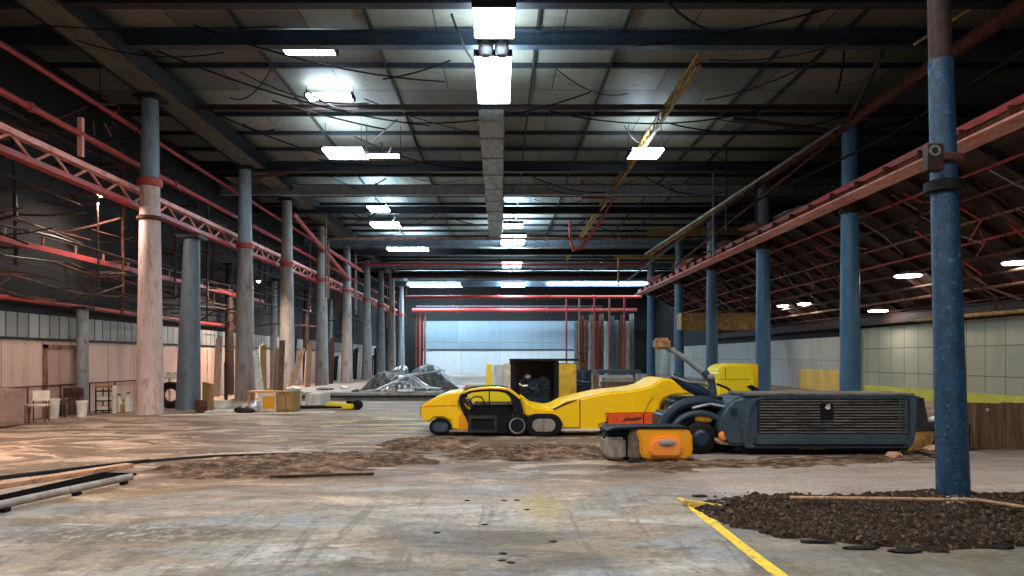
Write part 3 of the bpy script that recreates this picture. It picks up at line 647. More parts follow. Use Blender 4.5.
# ------------------------------------------------------------------ yellow low loader
LY = 14.36
def XZ(pts, Y): return [((px - VX) * Y / F, EYE - (py - VY) * Y / F) for px, py in pts]
def shift(pts, k):                     # grow an outline about its middle
    cx = sum(p[0] for p in pts) / len(pts); cz = sum(p[1] for p in pts) / len(pts)
    return [(cx + (x - cx) * k, cz + (z - cz) * k) for x, z in pts]
def stadium(cx, cz, w, h, n=9):
    r = h / 2; a = w / 2 - r; out = []
    for i in range(n): t = -math.pi / 2 + math.pi * i / (n - 1); out.append((cx + a + r * math.cos(t), cz + r * math.sin(t)))
    for i in range(n): t = math.pi / 2 + math.pi * i / (n - 1); out.append((cx - a + r * math.cos(t), cz + r * math.sin(t)))
    return out
lo = thing('yellow_loader', 'long low yellow loader with open black-ringed cab and sloping hood', 'loader', (1.3, LY, 0))
rear = [(420.5, 407), (422.8, 404.5), (432, 399.5), (444.7, 394), (459, 391.5), (462, 396), (459, 402), (460, 408), (470, 413), (470, 430), (452, 430), (450, 421), (443, 417.5), (434, 418), (429, 423), (424, 421), (421, 417)]
MB().prism(XZ(rear, LY), LY, LY + 1.7).build('rear_body', yellow, lo, .035, 3)
MB().prism(XZ([(421, 405.8), (436, 405.2), (458, 404.2), (458, 405.0), (436, 406.2), (421, 407)], LY), LY - .012, LY + .1).build('shoulder_crease', amber, lo)
MB().prism(XZ([(420, 408), (421.6, 406), (421.6, 417), (420, 416)], LY), LY + .05, LY + 1.65).build('tail_lamp', black, lo, .01)
MB().prism(XZ([(459, 414.5), (470.5, 414), (470.5, 431), (459, 431)], LY), LY - .05, LY + .4).build('corner_post', amber, lo, .03)
# cab: roof skin, black window ring on both sides, back panel
out = [(459, 402), (459.5, 396), (463, 392.3), (470, 390), (480, 388.9), (490, 388.4), (500, 388.6), (508, 390), (514, 394), (520, 401), (523, 409), (524, 418), (524, 432), (517, 433), (505, 433), (490, 432.5), (478, 431), (468, 424), (462, 410)]
inn = [(463.5, 402), (463.5, 398), (466, 395), (472, 392.6), (480, 391.6), (490, 391.2), (499, 391.6), (505, 392.8), (509, 396), (512, 401.5), (513, 406), (513.5, 411), (513.5, 415), (509, 416), (501, 416), (490, 416), (480, 415.6), (472, 413), (465.5, 407.5)]
MB().ring(XZ(out, LY), XZ(inn, LY), LY - .06, LY + .10).build('window_ring', black, lo, .012)
MB().ring(XZ(out, LY), XZ(inn, LY), LY + 1.62, LY + 1.74).build('window_ring', black, lo, .012)
MB().prism(XZ([(462, 393), (470, 389.6), (480, 388.0), (490, 387.5), (500, 387.6), (509, 389.0), (516, 393.6), (521, 398), (520, 399.5), (514, 394.5), (508, 390.6), (500, 389.4), (490, 389), (480, 389.6), (470, 391), (463, 394)], LY), LY - .09, LY + .55).build('cab_roof', yellow, lo, .012)
MB().box(*[W(464, 0, LY).x, W(512, 0, LY).x], LY + 1.50, LY + 1.58, .25, W(0, 392.5, LY).z).build('cab_back_panel', yellow_b, lo, .02)
MB().box(W(470, 0, LY).x, W(519, 0, LY).x, LY + .2, LY + 1.4, .12, W(0, 405.5, LY).z).build('console', black, lo, .05, 3)
MB().box(W(488.6, 0, LY).x, W(489.8, 0, LY).x, LY + .14, LY + .2, W(0, 408, LY).z, W(0, 389.4, LY).z).build('window_bar', black, lo)
_sw = W(477, 401, LY + .5)
s_ = MB(); s_.tube([(_sw.x + .14 * math.cos(a), _sw.y + .09 * math.sin(a), _sw.z + .09 * math.sin(a)) for a in [i * math.pi / 8 for i in range(17)]], .014, 6)
sw = s_.build('steering_wheel', black, lo); MB().tube([_sw, _sw + Vector((.12, .12, -.2))], .018, 6).build('steering_stem', chrome, sw)
MB().tube([W(481, 396, LY + .4), W(486, 405, LY + .4)], .012, 6).build('lever', black, lo)
MB().prism(XZ([(463.5, 399), (468, 397), (474, 405), (473, 408.5), (466, 405)], LY + .7), LY + .5, LY + 1.0).build('seat', paint('seat_grey', (.30, .27, .28), None, rough=.7), lo, .03)
fr = MB().box(W(468.5, 0, LY).x, W(497, 0, LY).x, LY - .13, LY + .3, W(0, 431.5, LY).z, W(0, 415, LY).z).build('step_box', black, lo, .03)
MB().ring(XZ([(468.5, 415), (497, 415), (497, 431.5), (468.5, 431.5)], LY), XZ([(471.5, 418), (494, 418), (494, 429), (471.5, 429)], LY), LY - .17, LY - .12).build('box_frame', grille_m, fr)
def wheel(cx, cz, r, y0, y1, name, ring=True, mh=grey_steel):
    w = MB().lathe([(r * .86, y0), (r, y0 + .05), (r, y1 - .05), (r * .86, y1)], (cx, 0, cz), 28, 'Y').build(name, black, lo)
    if ring: MB().lathe([(r * .72, y0 - .012), (r * .72, y0 + .02), (r * .62, y0 + .03), (r * .62, y0 - .012)], (cx, 0, cz), 28, 'Y', True).build('rim', mh, w)
    return w
p = W(517, 427.3, LY); wheel(p.x, .225, .225, LY - .12, LY + .3, 'wheel', True, grey_tan)
def track_wheel(px, py, w, h, y0, y1, hubm, kx=.62, kz=.58):
    p = W(px, py, LY); cz = max(p.z, h / 2)
    t_ = MB().prism(stadium(p.x, cz, w, h), y0, y1).build('wheel', black, lo, .03)
    MB().prism(stadium(p.x, cz, w * kx, h * kz), y0 - .03, y0 + .05).build('hub', hubm, t_, .012)
track_wheel(543.5, 427, .76, .46, LY - .1, LY + .34, grey_tan); track_wheel(440.5, 427, .46, .32, LY - .04, LY + .3, slate, .7, .62)
track_wheel(543.5, 427, .7, .44, LY + 1.3, LY + 1.68, grey_tan); track_wheel(440.5, 427, .46, .32, LY + 1.35, LY + 1.68, slate)
MB().box(W(449, 0, LY).x, W(491, 0, LY).x, LY - .06, LY + .2, .085, .125).build('side_skirt', grey_tan, lo, .01)
# hood
hood = [(521, 396.4), (527.5, 402), (533, 406), (545, 408.3), (552, 409), (558, 406), (567, 401), (576, 399.4), (587.5, 396.5), (600, 393.6), (612, 391.9), (629.7, 390.4), (641, 388.6), (651, 386), (657.7, 381.6), (661, 379), (669, 378.4), (680.8, 383), (694, 392.3),
        (691, 394), (674, 395.4), (665, 398.5), (661, 404), (658.5, 413.8), (607, 414.6), (607, 423.5), (600, 425), (598.5, 432.5), (562.5, 432.5), (561, 424), (555, 418.5), (545, 417), (531, 417), (524, 416), (523, 408)]
MB().prism(XZ(hood, LY), LY, LY + 1.7).build('hood', yellow, lo, .04, 3)
MB().box(W(579.5, 0, LY).x, W(580.3, 0, LY).x, LY - .006, LY + .02, W(0, 431, LY).z, W(0, 399.5, LY).z).build('panel_seam', black, lo)
MB().box(W(563, 0, LY).x, W(579, 0, LY).x, LY - .008, LY + .02, W(0, 432.3, LY).z, W(0, 427, LY).z).build('kick_plate', ochre, lo)
MB().prism(XZ([(553, 409.3), (566, 402.6), (576, 399.9), (577, 400.4), (567, 404), (554, 410)], LY), LY - .01, LY + .03).build('hood_groove', black, lo)
MB().box(W(560, 0, LY).x, W(600, 0, LY).x, LY - .02, LY + 1.6, .10, .15).build('sill_bar', white, lo, .01)
rp = MB().box(W(608, 0, LY).x, W(659, 0, LY).x, LY - .05, LY + .12, W(0, 424.5, LY).z, W(0, 413.5, LY).z).build('side_panel', red_panel, lo, .015); rp['label'] = 'orange-red side panel'
q = LY - .055
MB().tube([W(624, 419, q), W(628, 417.6, q), (W(632, 419.2, q)), W(636, 418.2, q), W(641, 417.2, q), W(642, 418.2, q), W(635, 420.2, q), W(627, 419.8, q), W(622, 420.8, q)], .010, 6).build('dark_marking', brown_dk, rp)
MB().box(W(642.5, 0, LY).x, W(643.5, 0, LY).x, q - .004, q + .02, W(0, 424.3, LY).z, W(0, 413.7, LY).z).build('panel_seam', brown_dk, rp)
MB().box(W(600, 0, LY).x, W(662, 0, LY).x, LY + .14, LY + 1.5, .25, W(0, 414.8, LY).z).build('engine_block', black, lo, .03)
MB().tube([W(653, 396.5, LY - .01), W(648, 404, LY - .01), W(645, 412, LY - .01)], .008, 6).build('hood_line', ochre, lo)
MB().box(W(671, 0, LY).x, W(716, 0, LY).x, LY + .6, LY + 1.4, .3, W(0, 398, LY).z).build('rear_guard', yellow_b, lo, .03)
MB().box(W(486.5, 0, LY + 1.9).x, W(492, 0, LY + 1.9).x, LY + 1.75, LY + 1.87, .1, W(0, 364, LY + 1.9).z).build('mast', yellow_b, lo, .015)
MB().box(W(465, 0, 17).x, W(487, 0, 17).x, LY + 1.75, LY + 2.3, .15, W(0, 384.5, 17).z).build('rear_box', ochre, lo, .05)

# ------------------------------------------------------------------ black cab unit behind it
CY = 17.6
cb = thing('machine_cab', 'open black machine cab with yellow corner panel behind the loader', 'cab', (W(540, 0, CY).x, CY, 0))
x0, x1, zt = W(510.5, 0, CY).x, W(559, 0, CY).x, W(0, 361, CY).z
MB().box(x0, x1, CY + 1.3, CY + 1.4, .0, zt).build('back_wall', brown_dk, cb)
MB().box(x0 - .02, x1 + .5, CY - .04, CY + 1.4, zt, zt + .06).build('cab_roof', dark_steel, cb, .015)
for a in (x0, x1 - .12): MB().box(a, a + .12, CY, CY + .14, 0, zt).build('corner_post', black, cb, .015)
MB().box(x0, x1, CY, CY + 1.3, 0, .35).build('cab_floor', black, cb, .02)
MB().box(x1, W(576.5, 0, CY).x, CY - .02, CY + 1.3, 0, W(0, 363.5, CY).z).build('side_panel', paint('dirty_yellow', (.66, .42, .03), (.40, .26, .05), .36, 2), cb, .03)
MB().box(W(503.5, 0, CY).x, x0, CY - .03, CY + .4, 0, W(0, 363.5, CY).z).build('white_post', white, cb, .02)
MB().box(W(493.5, 0, CY).x, W(503.5, 0, CY).x, CY + .05, CY + .35, .0, W(0, 365, CY).z).build('pale_cabinet', paint('pale_grey', (.50, .54, .58), None, rough=.5), cb, .02)
eng = MB().box(W(521, 0, CY).x, W(551, 0, CY).x, CY + .2, CY + .9, .35, W(0, 379, CY).z).build('engine', navy, cb, .05)
for px, py, r in [(526, 378, .10), (533, 384, .14), (543, 381, .13), (546, 389, .10), (524, 389, .12), (537, 391, .09)]:
    c = W(px, py, CY + .15); MB().lathe([(r * .25, -.09), (r * .3, -.05), (r * .8, -.045), (r, -.06), (r, -.02), (r * .8, .0), (r * .5, .08)], c, 18, 'Y').build('pulley', R.choice([navy, dark_steel, grille_m, slate]), eng)
c = W(528, 377, CY + .1); MB().lathe([(.03, -.06), (.075, -.02), (.075, .03), (.03, .06)], c, 14, 'Z').build('filter', chrome, eng)
MB().tube([W(519, 384, CY + .1), W(523, 386, CY + .1), W(528, 385.5, CY + .1)], .03, 8).build('hose', chrome, eng)
dm = thing('oil_drum', 'dark blue oil drum beside the yellow cab corner', 'drum', (W(584, 0, 19.5).x, 19.8, 0))
c = W(584, 0, 19.5).x
MB().lathe([(.24, 0), (.25, .02), (.25, .40), (.265, .42), (.25, .44), (.25, .82), (.265, .84), (.25, .86), (.25, 1.22), (.24, 1.24)], (c, 19.8, 0), 24).build('drum_body', navy, dm)
MB().lathe([(.262, 1.22), (.262, 1.27), (.235, 1.27), (.235, 1.22)], (c, 19.8, 0), 24, 'Z', True).build('rim', slate, dm)
MB().tube([(c - .27, 19.6, 1.02), (c - .1, 19.53, .95), (c + .1, 19.53, .93), (c + .26, 19.62, .92)], .012, 6).build('strap', grey_steel, dm)
o = MB().box(W(593, 0, 20).x, W(598, 0, 20).x, 19.95, 20.1, 0, W(0, 375, 20).z).build('wooden_post', rust_lt, None, .01); tag(o, 'short rusty brown post between oil drum and grey rack', 'post')
# grey rack behind the hood
RY = 22.0; rk = thing('storage_rack', 'low grey steel rack holding weathered boards behind the loader hood', 'rack', (W(615, 0, RY).x, RY, 0))
xa, xb = W(597, 0, RY).x, W(641, 0, RY).x
MB().box(xa, xb, RY, RY + 1, W(0, 373.5, RY).z, W(0, 370, RY).z).build('top_shelf', slate, rk, .01)
MB().box(xa, xb, RY, RY + 1, .42, .46).build('lower_shelf', dark_steel, rk)
for x in (xa, xb - .07):
    for yy in (RY, RY + .93): MB().box(x, x + .07, yy, yy + .07, 0, W(0, 373.5, RY).z).build('leg', grey_steel, rk)
for i in range(4):
    z = .46 + i * .13
    o = MB().box(xa + .1 + .05 * i, xb - .12 - .03 * i, RY + .05, RY + .8 - .05 * i, z, z + .12).build('weathered_board', [wood_dk, rust_lt, wood_dk, grey_tan][i], None, .01)
    tag(o, ['bottom brown board', 'second board from the bottom, reddish,', 'third board from the bottom, dark brown,', 'topmost greyish board'][i] + ' on the low grey rack', 'board', 'boards on the grey rack')

# ------------------------------------------------------------------ slatted navy machine
GY = 11.5
ge = thing('slatted_generator', 'long dark slate machine with wide slatted grille and rounded end', 'generator', (5.2, GY, 0))
body = [(728, 446), (722.5, 438), (719.5, 428), (721, 417), (726, 407), (733, 399), (742, 396.8), (755, 395.2), (915, 395.6), (925, 397.5), (928, 410), (931, 425), (930, 433), (915, 445)]
MB().prism(XZ(body, GY), GY, GY + 1.0).build('body', slate, ge, .05, 3)
inner = [(754, 446), (749, 438), (748, 425), (750, 409), (756, 401.0), (765, 398.8), (905, 398.8), (908, 400), (908, 438), (903, 446)]
outer = [(745, 448), (741, 439), (740, 424), (743, 407), (750, 399.3), (762, 396.6), (912, 396.6), (916, 399), (915, 440), (909, 448)]
MB().ring(XZ(outer, GY), XZ(inner, GY), GY - .05, GY + .02).build('grille_frame', slate, ge, .02)
gr = MB(); slats = MB()
gr.box(W(757, 0, GY).x, W(906, 0, GY).x, GY - .012, GY + .01, W(0, 434, GY).z, W(0, 398.6, GY).z)
for i in range(12):
    z = W(0, 400.6 + i * 2.85, GY).z; k = .004 * math.sin(i * 2.3)
    slats.prism([(W(759, 0, GY).x, z - .007), (W(904, 0, GY).x, z - .007 + k), (W(904, 0, GY).x, z + .009 + k), (W(759, 0, GY).x, z + .009)], GY - .045, GY - .01)
gr.build('grille', grille_m, ge)
for sl_ in range(1): slats.build('slat', slat_m, ge)
MB().box(W(755, 0, GY).x, W(907, 0, GY).x, GY - .06, GY + .01, W(0, 444.5, GY).z, W(0, 433.6, GY).z).build('lower_panel', slate, ge, .02)
for px in (897.5, 904): MB().box(W(px, 0, GY).x, W(px + 1.4, 0, GY).x, GY - .065, GY, W(0, 433, GY).z, W(0, 399, GY).z).build('grille_bar', slate, ge)
MB().box(W(819, 0, GY).x, W(832, 0, GY).x, GY - .06, GY, W(0, 420, GY).z, W(0, 403, GY).z).build('latch_plate', black, ge, .01)
MB().add([tuple(W(*p, GY - .068)) for p in ((825, 408), (827, 404), (828.5, 405), (830, 402.6), (830.2, 409), (827.5, 409.6))] + [tuple(W(*p, GY - .058)) for p in ((825, 408), (827, 404), (828.5, 405), (830, 402.6), (830.2, 409), (827.5, 409.6))],
         [(0, 1, 2, 3, 4, 5), (11, 10, 9, 8, 7, 6)] + [(i, (i + 1) % 6, (i + 1) % 6 + 6, i + 6) for i in range(6)]).build('pale_badge', white, ge)
MB().box(W(744, 0, GY).x, W(915, 0, GY).x, GY - .02, GY + .85, W(0, 396, GY).z, W(0, 393.2, GY).z).build('top_lid', slat_m, ge, .015)
wd = MB().prism(XZ([(913, 431.5), (932.5, 430.5), (932, 440), (926, 450), (906, 451), (911, 443)], GY), GY - .07, GY + .9).build('yellow_foot', ochre, ge, .02); wd['label'] = 'dull yellow end foot'
MB().prism(XZ([(912, 424), (932, 422), (932.5, 430.5), (913, 431.5)], GY), GY - .06, GY + .9).build('foot_bracket', grille_m, ge, .015)
MB().prism(XZ([(908, 398), (923, 397.5), (927, 420), (909, 421)], GY), GY - .02, GY + .02).build('end_panel', grille_m, ge)
MB().box(W(735, 0, GY).x, W(905, 0, GY).x, GY + .1, GY + 1.2, .05, .18).build('chassis', black, ge, .02)
for px in (752, 800, 875): MB().box(W(px, 0, GY).x - .12, W(px, 0, GY).x + .12, GY + .15, GY + 1.15, 0, .06).build('skid_foot', black, ge, .01)
MB().box(W(800, 0, GY).x, W(826, 0, GY).x, GY + .02, GY + .1, .10, .14).build('tie_plate', ochre, ge)
MB().lathe([(.04, -.03), (.075, -.01), (.085, .03), (.07, .07)], W(724.5, 436, GY) + Vector((0, .04, 0)), 16, 'Y').build('orange_lamp', orange, ge)
MB().prism(XZ([(717, 438), (724, 441), (732, 445.5), (722, 445), (716, 441)], GY), GY + .05, GY + .3).build('jaw_plate', wood_pk, ge, .01)
c = W(734, 411, GY - .0); MB().lathe([(.05, -.06), (.06, -.03), (.06, .04), (.04, .06)], c + Vector((0, .02, 0)), 12, 'Y').build('end_knob', navy, ge)
# drawbar end: fender arch, axle and links
def arc(px, py, rx, ry, a0, a1, Y, n=12): return [W(px + rx * math.cos(math.radians(a0 + (a1 - a0) * i / n)), py - ry * math.sin(math.radians(a0 + (a1 - a0) * i / n)), Y) for i in range(n + 1)]
for dy in (.25, .95): MB().tube(arc(700, 432, 38, 31, 25, 175, GY + dy), .085, 10).build('fender_arch', navy, ge)
MB().tube(arc(699, 434, 27, 21, 30, 165, GY + .2), .05, 8).build('inner_arch', slate, ge)
MB().box(W(666, 0, GY).x, W(722, 0, GY).x, GY + .35, GY + 1.1, .16, W(0, 414, GY).z).build('axle_block', navy, ge, .06, 3)
MB().box(W(676, 0, GY).x, W(735, 0, GY).x, GY + .3, GY + 1.0, W(0, 413, GY).z, W(0, 398.5, GY).z).build('link_housing', black, ge, .08, 3)
for dy in (.1, .9): MB().lathe([(.2, dy), (.27, dy + .04), (.27, dy + .24), (.2, dy + .28)], (W(703, 0, GY).x, GY, .27), 24, 'Y').build('wheel', black, ge)
MB().lathe([(.10, .06), (.14, .1)], (W(703, 0, GY).x, GY, .27), 20, 'Y').build('hub', navy, ge)
yl = MB().prism(stadium(W(708, 0, GY).x, W(0, 420, GY).z, .30, .11), GY + .22, GY + .34).build('yellow_lens', amber, ge, .02); yl['label'] = 'amber yellow lens'
MB().tube([W(692, 408, GY + .1), W(710, 404, GY + .1), W(727, 407, GY + .1)], .022, 8).build('steel_link', chrome, ge)
MB().tube([W(668, 446, GY + .5), W(690, 448, GY + .4), W(725, 447, GY + .4)], .06, 8).build('drawbar', black, ge)
# hydraulic arm rising behind the link housing
HY = 12.7
ha = thing('hydraulic_arm', 'slanting grey hydraulic arm with brown head behind the hood tip', 'arm', (W(712, 0, HY).x, HY, 0))
MB().tube([W(666, 347, HY), W(686, 359, HY), W(707, 375.5, HY)], [.045, .055, .06], 10).build('cylinder', grey_steel, ha)
MB().tube([W(703, 371, HY), W(711, 380, HY), W(712.5, 392, HY), W(712, 405, HY), (W(712, 0, HY).x, HY, .02)], .075, 10).build('post', slate, ha)
MB().box(W(654, 0, HY).x, W(669, 0, HY).x, HY - .15, HY + .15, W(0, 349.5, HY).z, W(0, 338, HY).z).build('head_block', paint('brown_head', (.36, .19, .08), (.16, .08, .04), .4, 6), ha, .04)
MB().tube([W(672, 375.5, HY), W(686, 384.5, HY), W(704, 394, HY), W(711, 397, HY)], [.05, .10, .11, .06], 10).build('lower_arm', navy, ha)
MB().tube([W(672, 376, HY - .08), W(688, 382, HY - .08), W(703, 383, HY - .08), W(711, 388, HY)], .022, 8).build('steel_rod', chrome, ha)
MB().lathe([(.03, -.1), (.055, -.08), (.055, .08), (.03, .1)], W(710, 377, HY - .04), 14, 'Y').build('pivot_pin', grey_steel, ha)
MB().box(W(700, 0, HY).x, W(722, 0, HY).x, HY - .2, HY + .2, 0, .05).build('foot_plate', black, ha)
pipe('rubber_hose', [W(717, 384, HY - .02), W(727, 388, HY - .1), W(737, 396, 12.3), W(746, 407, 12.95)], .022, wire, 'black rubber hose arching over to the slatted machine', 'hose')
# bright yellow machine standing behind the slatted one
BY = 17.5
bc = thing('yellow_cab', 'bright yellow machine hood standing behind the slatted machine', 'cab', (W(738, 0, BY).x, BY, 0))
MB().prism(XZ([(718, 438), (718, 372), (722, 367), (728, 364), (749, 363.4), (753.5, 372), (757, 385), (757, 438)], BY)[::-1], BY, BY + 1.1).build('hood_shell', yellow_b, bc, .05, 3)
MB().box(W(754, 0, BY).x, W(763, 0, BY).x, BY + .3, BY + 1.0, 0, W(0, 364, BY).z).build('rear_panel', yellow, bc, .03)
MB().box(W(719, 0, BY).x, W(750, 0, BY).x, BY - .008, BY + .02, W(0, 379.5, BY).z, W(0, 379, BY).z).build('panel_seam', ochre, bc)
MB().box(W(725, 0, BY).x, W(725.7, 0, BY).x, BY - .008, BY + .02, W(0, 379, BY).z, W(0, 367, BY).z).build('panel_seam', ochre, bc)
MB().prism(XZ([(743, 386), (748, 384.5), (754, 388), (757, 392.5), (750, 391.5)], BY), BY - .3, BY - .2).build('mirror', black, bc, .01)
MB().tube([W(752, 390, BY - .25), W(755, 396, BY + .05)], .02, 6).build('mirror_arm', black, bc)
for s in (.25, .85): MB().lathe([(.2, s), (.26, s + .03), (.26, s + .17), (.2, s + .2)], (W(728, 0, BY).x, BY - .28, .26), 20, 'Y').build('wheel', black, bc)

# ------------------------------------------------------------------ orange tracked block in front
OY = 10.8
ob = thing('orange_undercarriage', 'orange machine block with grey track pad on the floor before the loader', 'undercarriage', (W(648, 0, OY).x, OY, 0))
MB().prism(XZ([(605, 447), (604.5, 434), (608, 428), (616, 428), (640, 428), (690, 429), (692, 434), (692, 460), (625, 461.5), (612, 458)], OY + .15), OY + .15, OY + .6).build('track_belt', black, ob, .05, 3)
tp = MB().prism(XZ([(605, 456), (604.5, 438), (626, 438), (626.5, 460), (612, 460)], OY), OY + .02, OY + .55).build('track_pad', grey_tan, ob, .04); tp['label'] = 'worn grey track pad'
MB().prism(XZ([(628, 459), (629, 434), (634, 428), (642, 429), (642, 460)], OY), OY + .0, OY + .5).build('side_shield', paint('shield_brown', (.19, .145, .11), (.09, .07, .055), .4, 5), ob, .03)
MB().prism(XZ([(606, 431), (612, 427.6), (640, 426.4), (688, 426.8), (690, 429), (640, 429), (614, 430.4)], OY), OY - .05, OY + .5).build('top_guard', black, ob, .02)
MB().prism(XZ([(635, 430.5), (640, 428.6), (686, 428.8), (691.5, 432.5), (692.5, 452), (690, 457.5), (684, 459.5), (644, 459.5), (640, 455), (639, 440)], OY), OY - .05, OY + .35).build('orange_plate', amber, ob, .03, 3)
MB().prism(XZ([(647.5, 453), (648.5, 443), (652, 438), (658, 436.4), (676, 436.8), (680, 439.5), (681, 446), (680, 453.5), (676, 456.4), (652, 456.6)], OY), OY - .13, OY).build('inset_cover', orange, ob, .045, 4)
c = W(667, 443.0, OY - .13); MB().lathe([(.11, -.016), (.13, -.008), (.13, .02)], (0, 0, 0), 24, 'Y').build('dented_cap', grey_tan, ob); _d = [x for x in C.objects if x.name.startswith('dented_cap')][0]; _d.scale = (1, 1, .42); _d.location = c - ORG[ob.name]; _d.data.transform(Matrix.Translation(ORG[ob.name]))
MB().box(W(628, 0, OY).x, W(692, 0, OY).x, OY - .12, OY + .3, .0, .035).build('base_rail', dark_steel, ob, .01)

# ------------------------------------------------------------------ right: barrier, black crate, rubble
bw = thing('wooden_barrier', 'brown upright-board barrier beside the right wall', 'barrier', (8.9, 12.3, 0))
xa, xb = W(968, 0, 12.2).x, 9.95; n = 9
for i in range(n):
    a = xa + (xb - xa) * i / n; MB().box(a + .004, a + (xb - xa) / n - .004, 12.2, 12.25, .02 + .01 * (i % 2), W(0, 402.5, 12.2).z - .008 * ((i * 7) % 3)).build('board', wood_dk, bw, .004)
MB().box(xa, xb, 12.25, 12.33, .15, .25).build('batten', wood, bw); MB().box(xa, xb, 12.25, 12.33, .62, .72).build('batten', wood, bw)
for x in (xa + .15, xb - .2): MB().prism([(x, 0), (x + .08, 0), (x + .08, .7), (x, .7)], 12.33, 12.41).build('stake', wood, bw)
c = W(988, 410, 12.19); MB().lathe([(.015, -.012), (.03, 0), (.03, .02)], c, 12, 'Y').build('knot_plug', wood_pk, bw)
bx = thing('battery_crate', 'black crate with pale specks behind the chipped blue post', 'crate', (7.8, 12.1, 0))
MB().box(W(929, 0, 11.9).x + .12, W(971, 0, 12).x, 12.0, 12.15, .02, W(0, 423, 12).z).build('front_panel', black, bx, .02)
MB().box(W(929, 0, 11.9).x + .12, W(967, 0, 12).x, 12.15, 12.6, 0, .46).build('crate_body', black, bx, .03)
for i in range(4): MB().box(W(964.5, 0, 12).x, W(968, 0, 12).x, 11.985, 12.01, .06 + .12 * i, .10 + .12 * i).build('pale_terminal', white, bx)
o = MB().lathe([(.02, 0), (.09, .02), (.10, .06), (.05, .10), (.01, .11)], (W(932.5, 0, 12.3).x + .1, 12.4, .46), 12).build('paper_scrap', white); tag(o, 'crumpled white scrap lying on the black crate', 'scrap')
def rock(c, s, m, name, label, group=None, seed=0, cat='rubble'):
    rr = random.Random(seed); b = MB(); pr = []
    bm = bmesh.new(); bmesh.ops.create_icosphere(bm, subdivisions=2, radius=1)
    off = Vector((rr.uniform(-9, 9), rr.uniform(-9, 9), 0)); from mathutils import noise as mn
    vs = []
    for v in bm.verts:
        k = 1 + .35 * mn.noise(v.co * 1.6 + off); p = Vector((v.co.x * s[0] * k, v.co.y * s[1] * k, max(0, (v.co.z * .6 + .5)) * s[2] * k)); vs.append(p + Vector(c))
    b.add(vs, [tuple(v.index for v in f.verts) for f in bm.faces]); bm.free()
    o = b.build(name, m); return tag(o, label, cat, group)
rock(W(934, 452, 11.2) * 1, (.16, .12, .10), wood_pk, 'broken_stone', 'tan broken stone under the end of the slatted machine', seed=2)
rock((W(893, 0, 11.1).x, 11.1, 0), (.14, .1, .10), wood_pk, 'broken_stone', 'flat tan stone under the slatted machine grille', seed=3)

# ------------------------------------------------------------------ platform with bent scrap metal
pf = thing('concrete_platform', 'low pale concrete platform under the scrap metal', 'platform', (-6, 26.4, 0))
MB().prism([(-8.6, 0), (-2.2, 0), (-2.2, .30), (-8.6, .30)], 26.3, 33.5).build('slab', concrete, pf, .03)
MB().box(-8.3, -2.4, 26.2, 26.3, .12, .2).build('edge_strip', dark_steel, pf)
def shell(cx, cy, w, dp, hz, skew, m, label, z0=.30, th=.025, rot=0.0, ribs=9, rib=.02, dent=.05, seed=0, lip=.35):
    rr = random.Random(seed); ph = rr.uniform(0, 6)
    def fn(u, v):                       # a bent hood-like sheet, its face towards the hall, with pressed ribs
        e = math.sin(math.pi * (.02 + .96 * u)) ** .55
        t_ = v * math.pi / 2 * 1.12
        x = (u - .5) * w * (1 - lip * math.sin(t_) * .6) + skew * math.sin(t_)
        z = hz * e * math.sin(min(t_, 1.72)) + dent * math.sin(5 * u + ph) * math.sin(4 * v + ph) * v
        y_ = dp * (1 - math.cos(t_)) + rib * math.sin(u * ribs * 2 * math.pi + 3 * v) + dent * math.sin(9 * u + 2 * ph)
        c, s_ = math.cos(rot), math.sin(rot)
        return (cx + x * c - y_ * s_, cy + x * s_ + y_ * c, z0 + max(0.0, z))
    o = MB().sheet(fn, 48, 16, th).build('bent_sheet', m)
    return tag(o, label, 'scrap metal', 'bent metal sheets on the platform')
shell(-2.75, 28.6, 2.5, 1.2, 1.02, -.25, scrapd, 'big dark domed metal sheet, rightmost on the platform', rot=.1, seed=1, ribs=7)
shell(-3.3, 27.6, 2.1, .9, .66, -.35, scrapm, 'shiny ribbed metal sheet leaning before the dark dome', rot=.25, seed=2, ribs=5)
shell(-4.5, 28.3, 1.3, .9, .95, .1, scrapm, 'bright crumpled metal sheet in the middle of the scrap', rot=-.3, dent=.09, seed=3, ribs=4)
shell(-5.0, 27.4, 1.2, .6, .72, .2, scrapd, 'small dark curled sheet at the left end of the scrap', rot=-.1, dent=.07, seed=4, ribs=4)
shell(-4.0, 26.9, 1.5, .35, .40, .1, scrapm, 'low silver strip curled along the platform edge', rot=.1, dent=.06, seed=5, ribs=6)
for i, (a, b) in enumerate([((-5.3, 27, .32), (-2.3, 27.3, .42)), ((-4.9, 27.2, .34), (-2.2, 28.2, 1.12)), ((-4.5, 27.4, 1.05), (-2.8, 27.1, .40))]):
    a, b = Vector(a), Vector(b); mid = (a + b) / 2 + Vector((0, 0, [.1, .2, .22][i]))
    pipe('bent_bar', [a, a.lerp(mid, .6), mid, b.lerp(mid, .6), b], .035, chrome, ['straightest bright bar low on the scrap heap', 'bright bar bowed over the dark dome', 'bright bar slanting down in front of the scrap heap'][i], 'bar', 'bright bars on the scrap heap')
for i in range(7):
    x = -8.0 + i * .75 + R.uniform(-.2, .2); Y = R.uniform(26.6, 27.3) if i > 4 else R.uniform(27, 31)
    rock((x, Y, .30), (R.uniform(.15, .4), .3, R.uniform(.08, .2)), R.choice([concrete, mud, white, wood_dk]), 'platform_rubble', f'lump of rubble on the pale platform, {"first" if i == 0 else ORDW[i]} from its left end', 'rubble lumps on the platform', 20 + i)

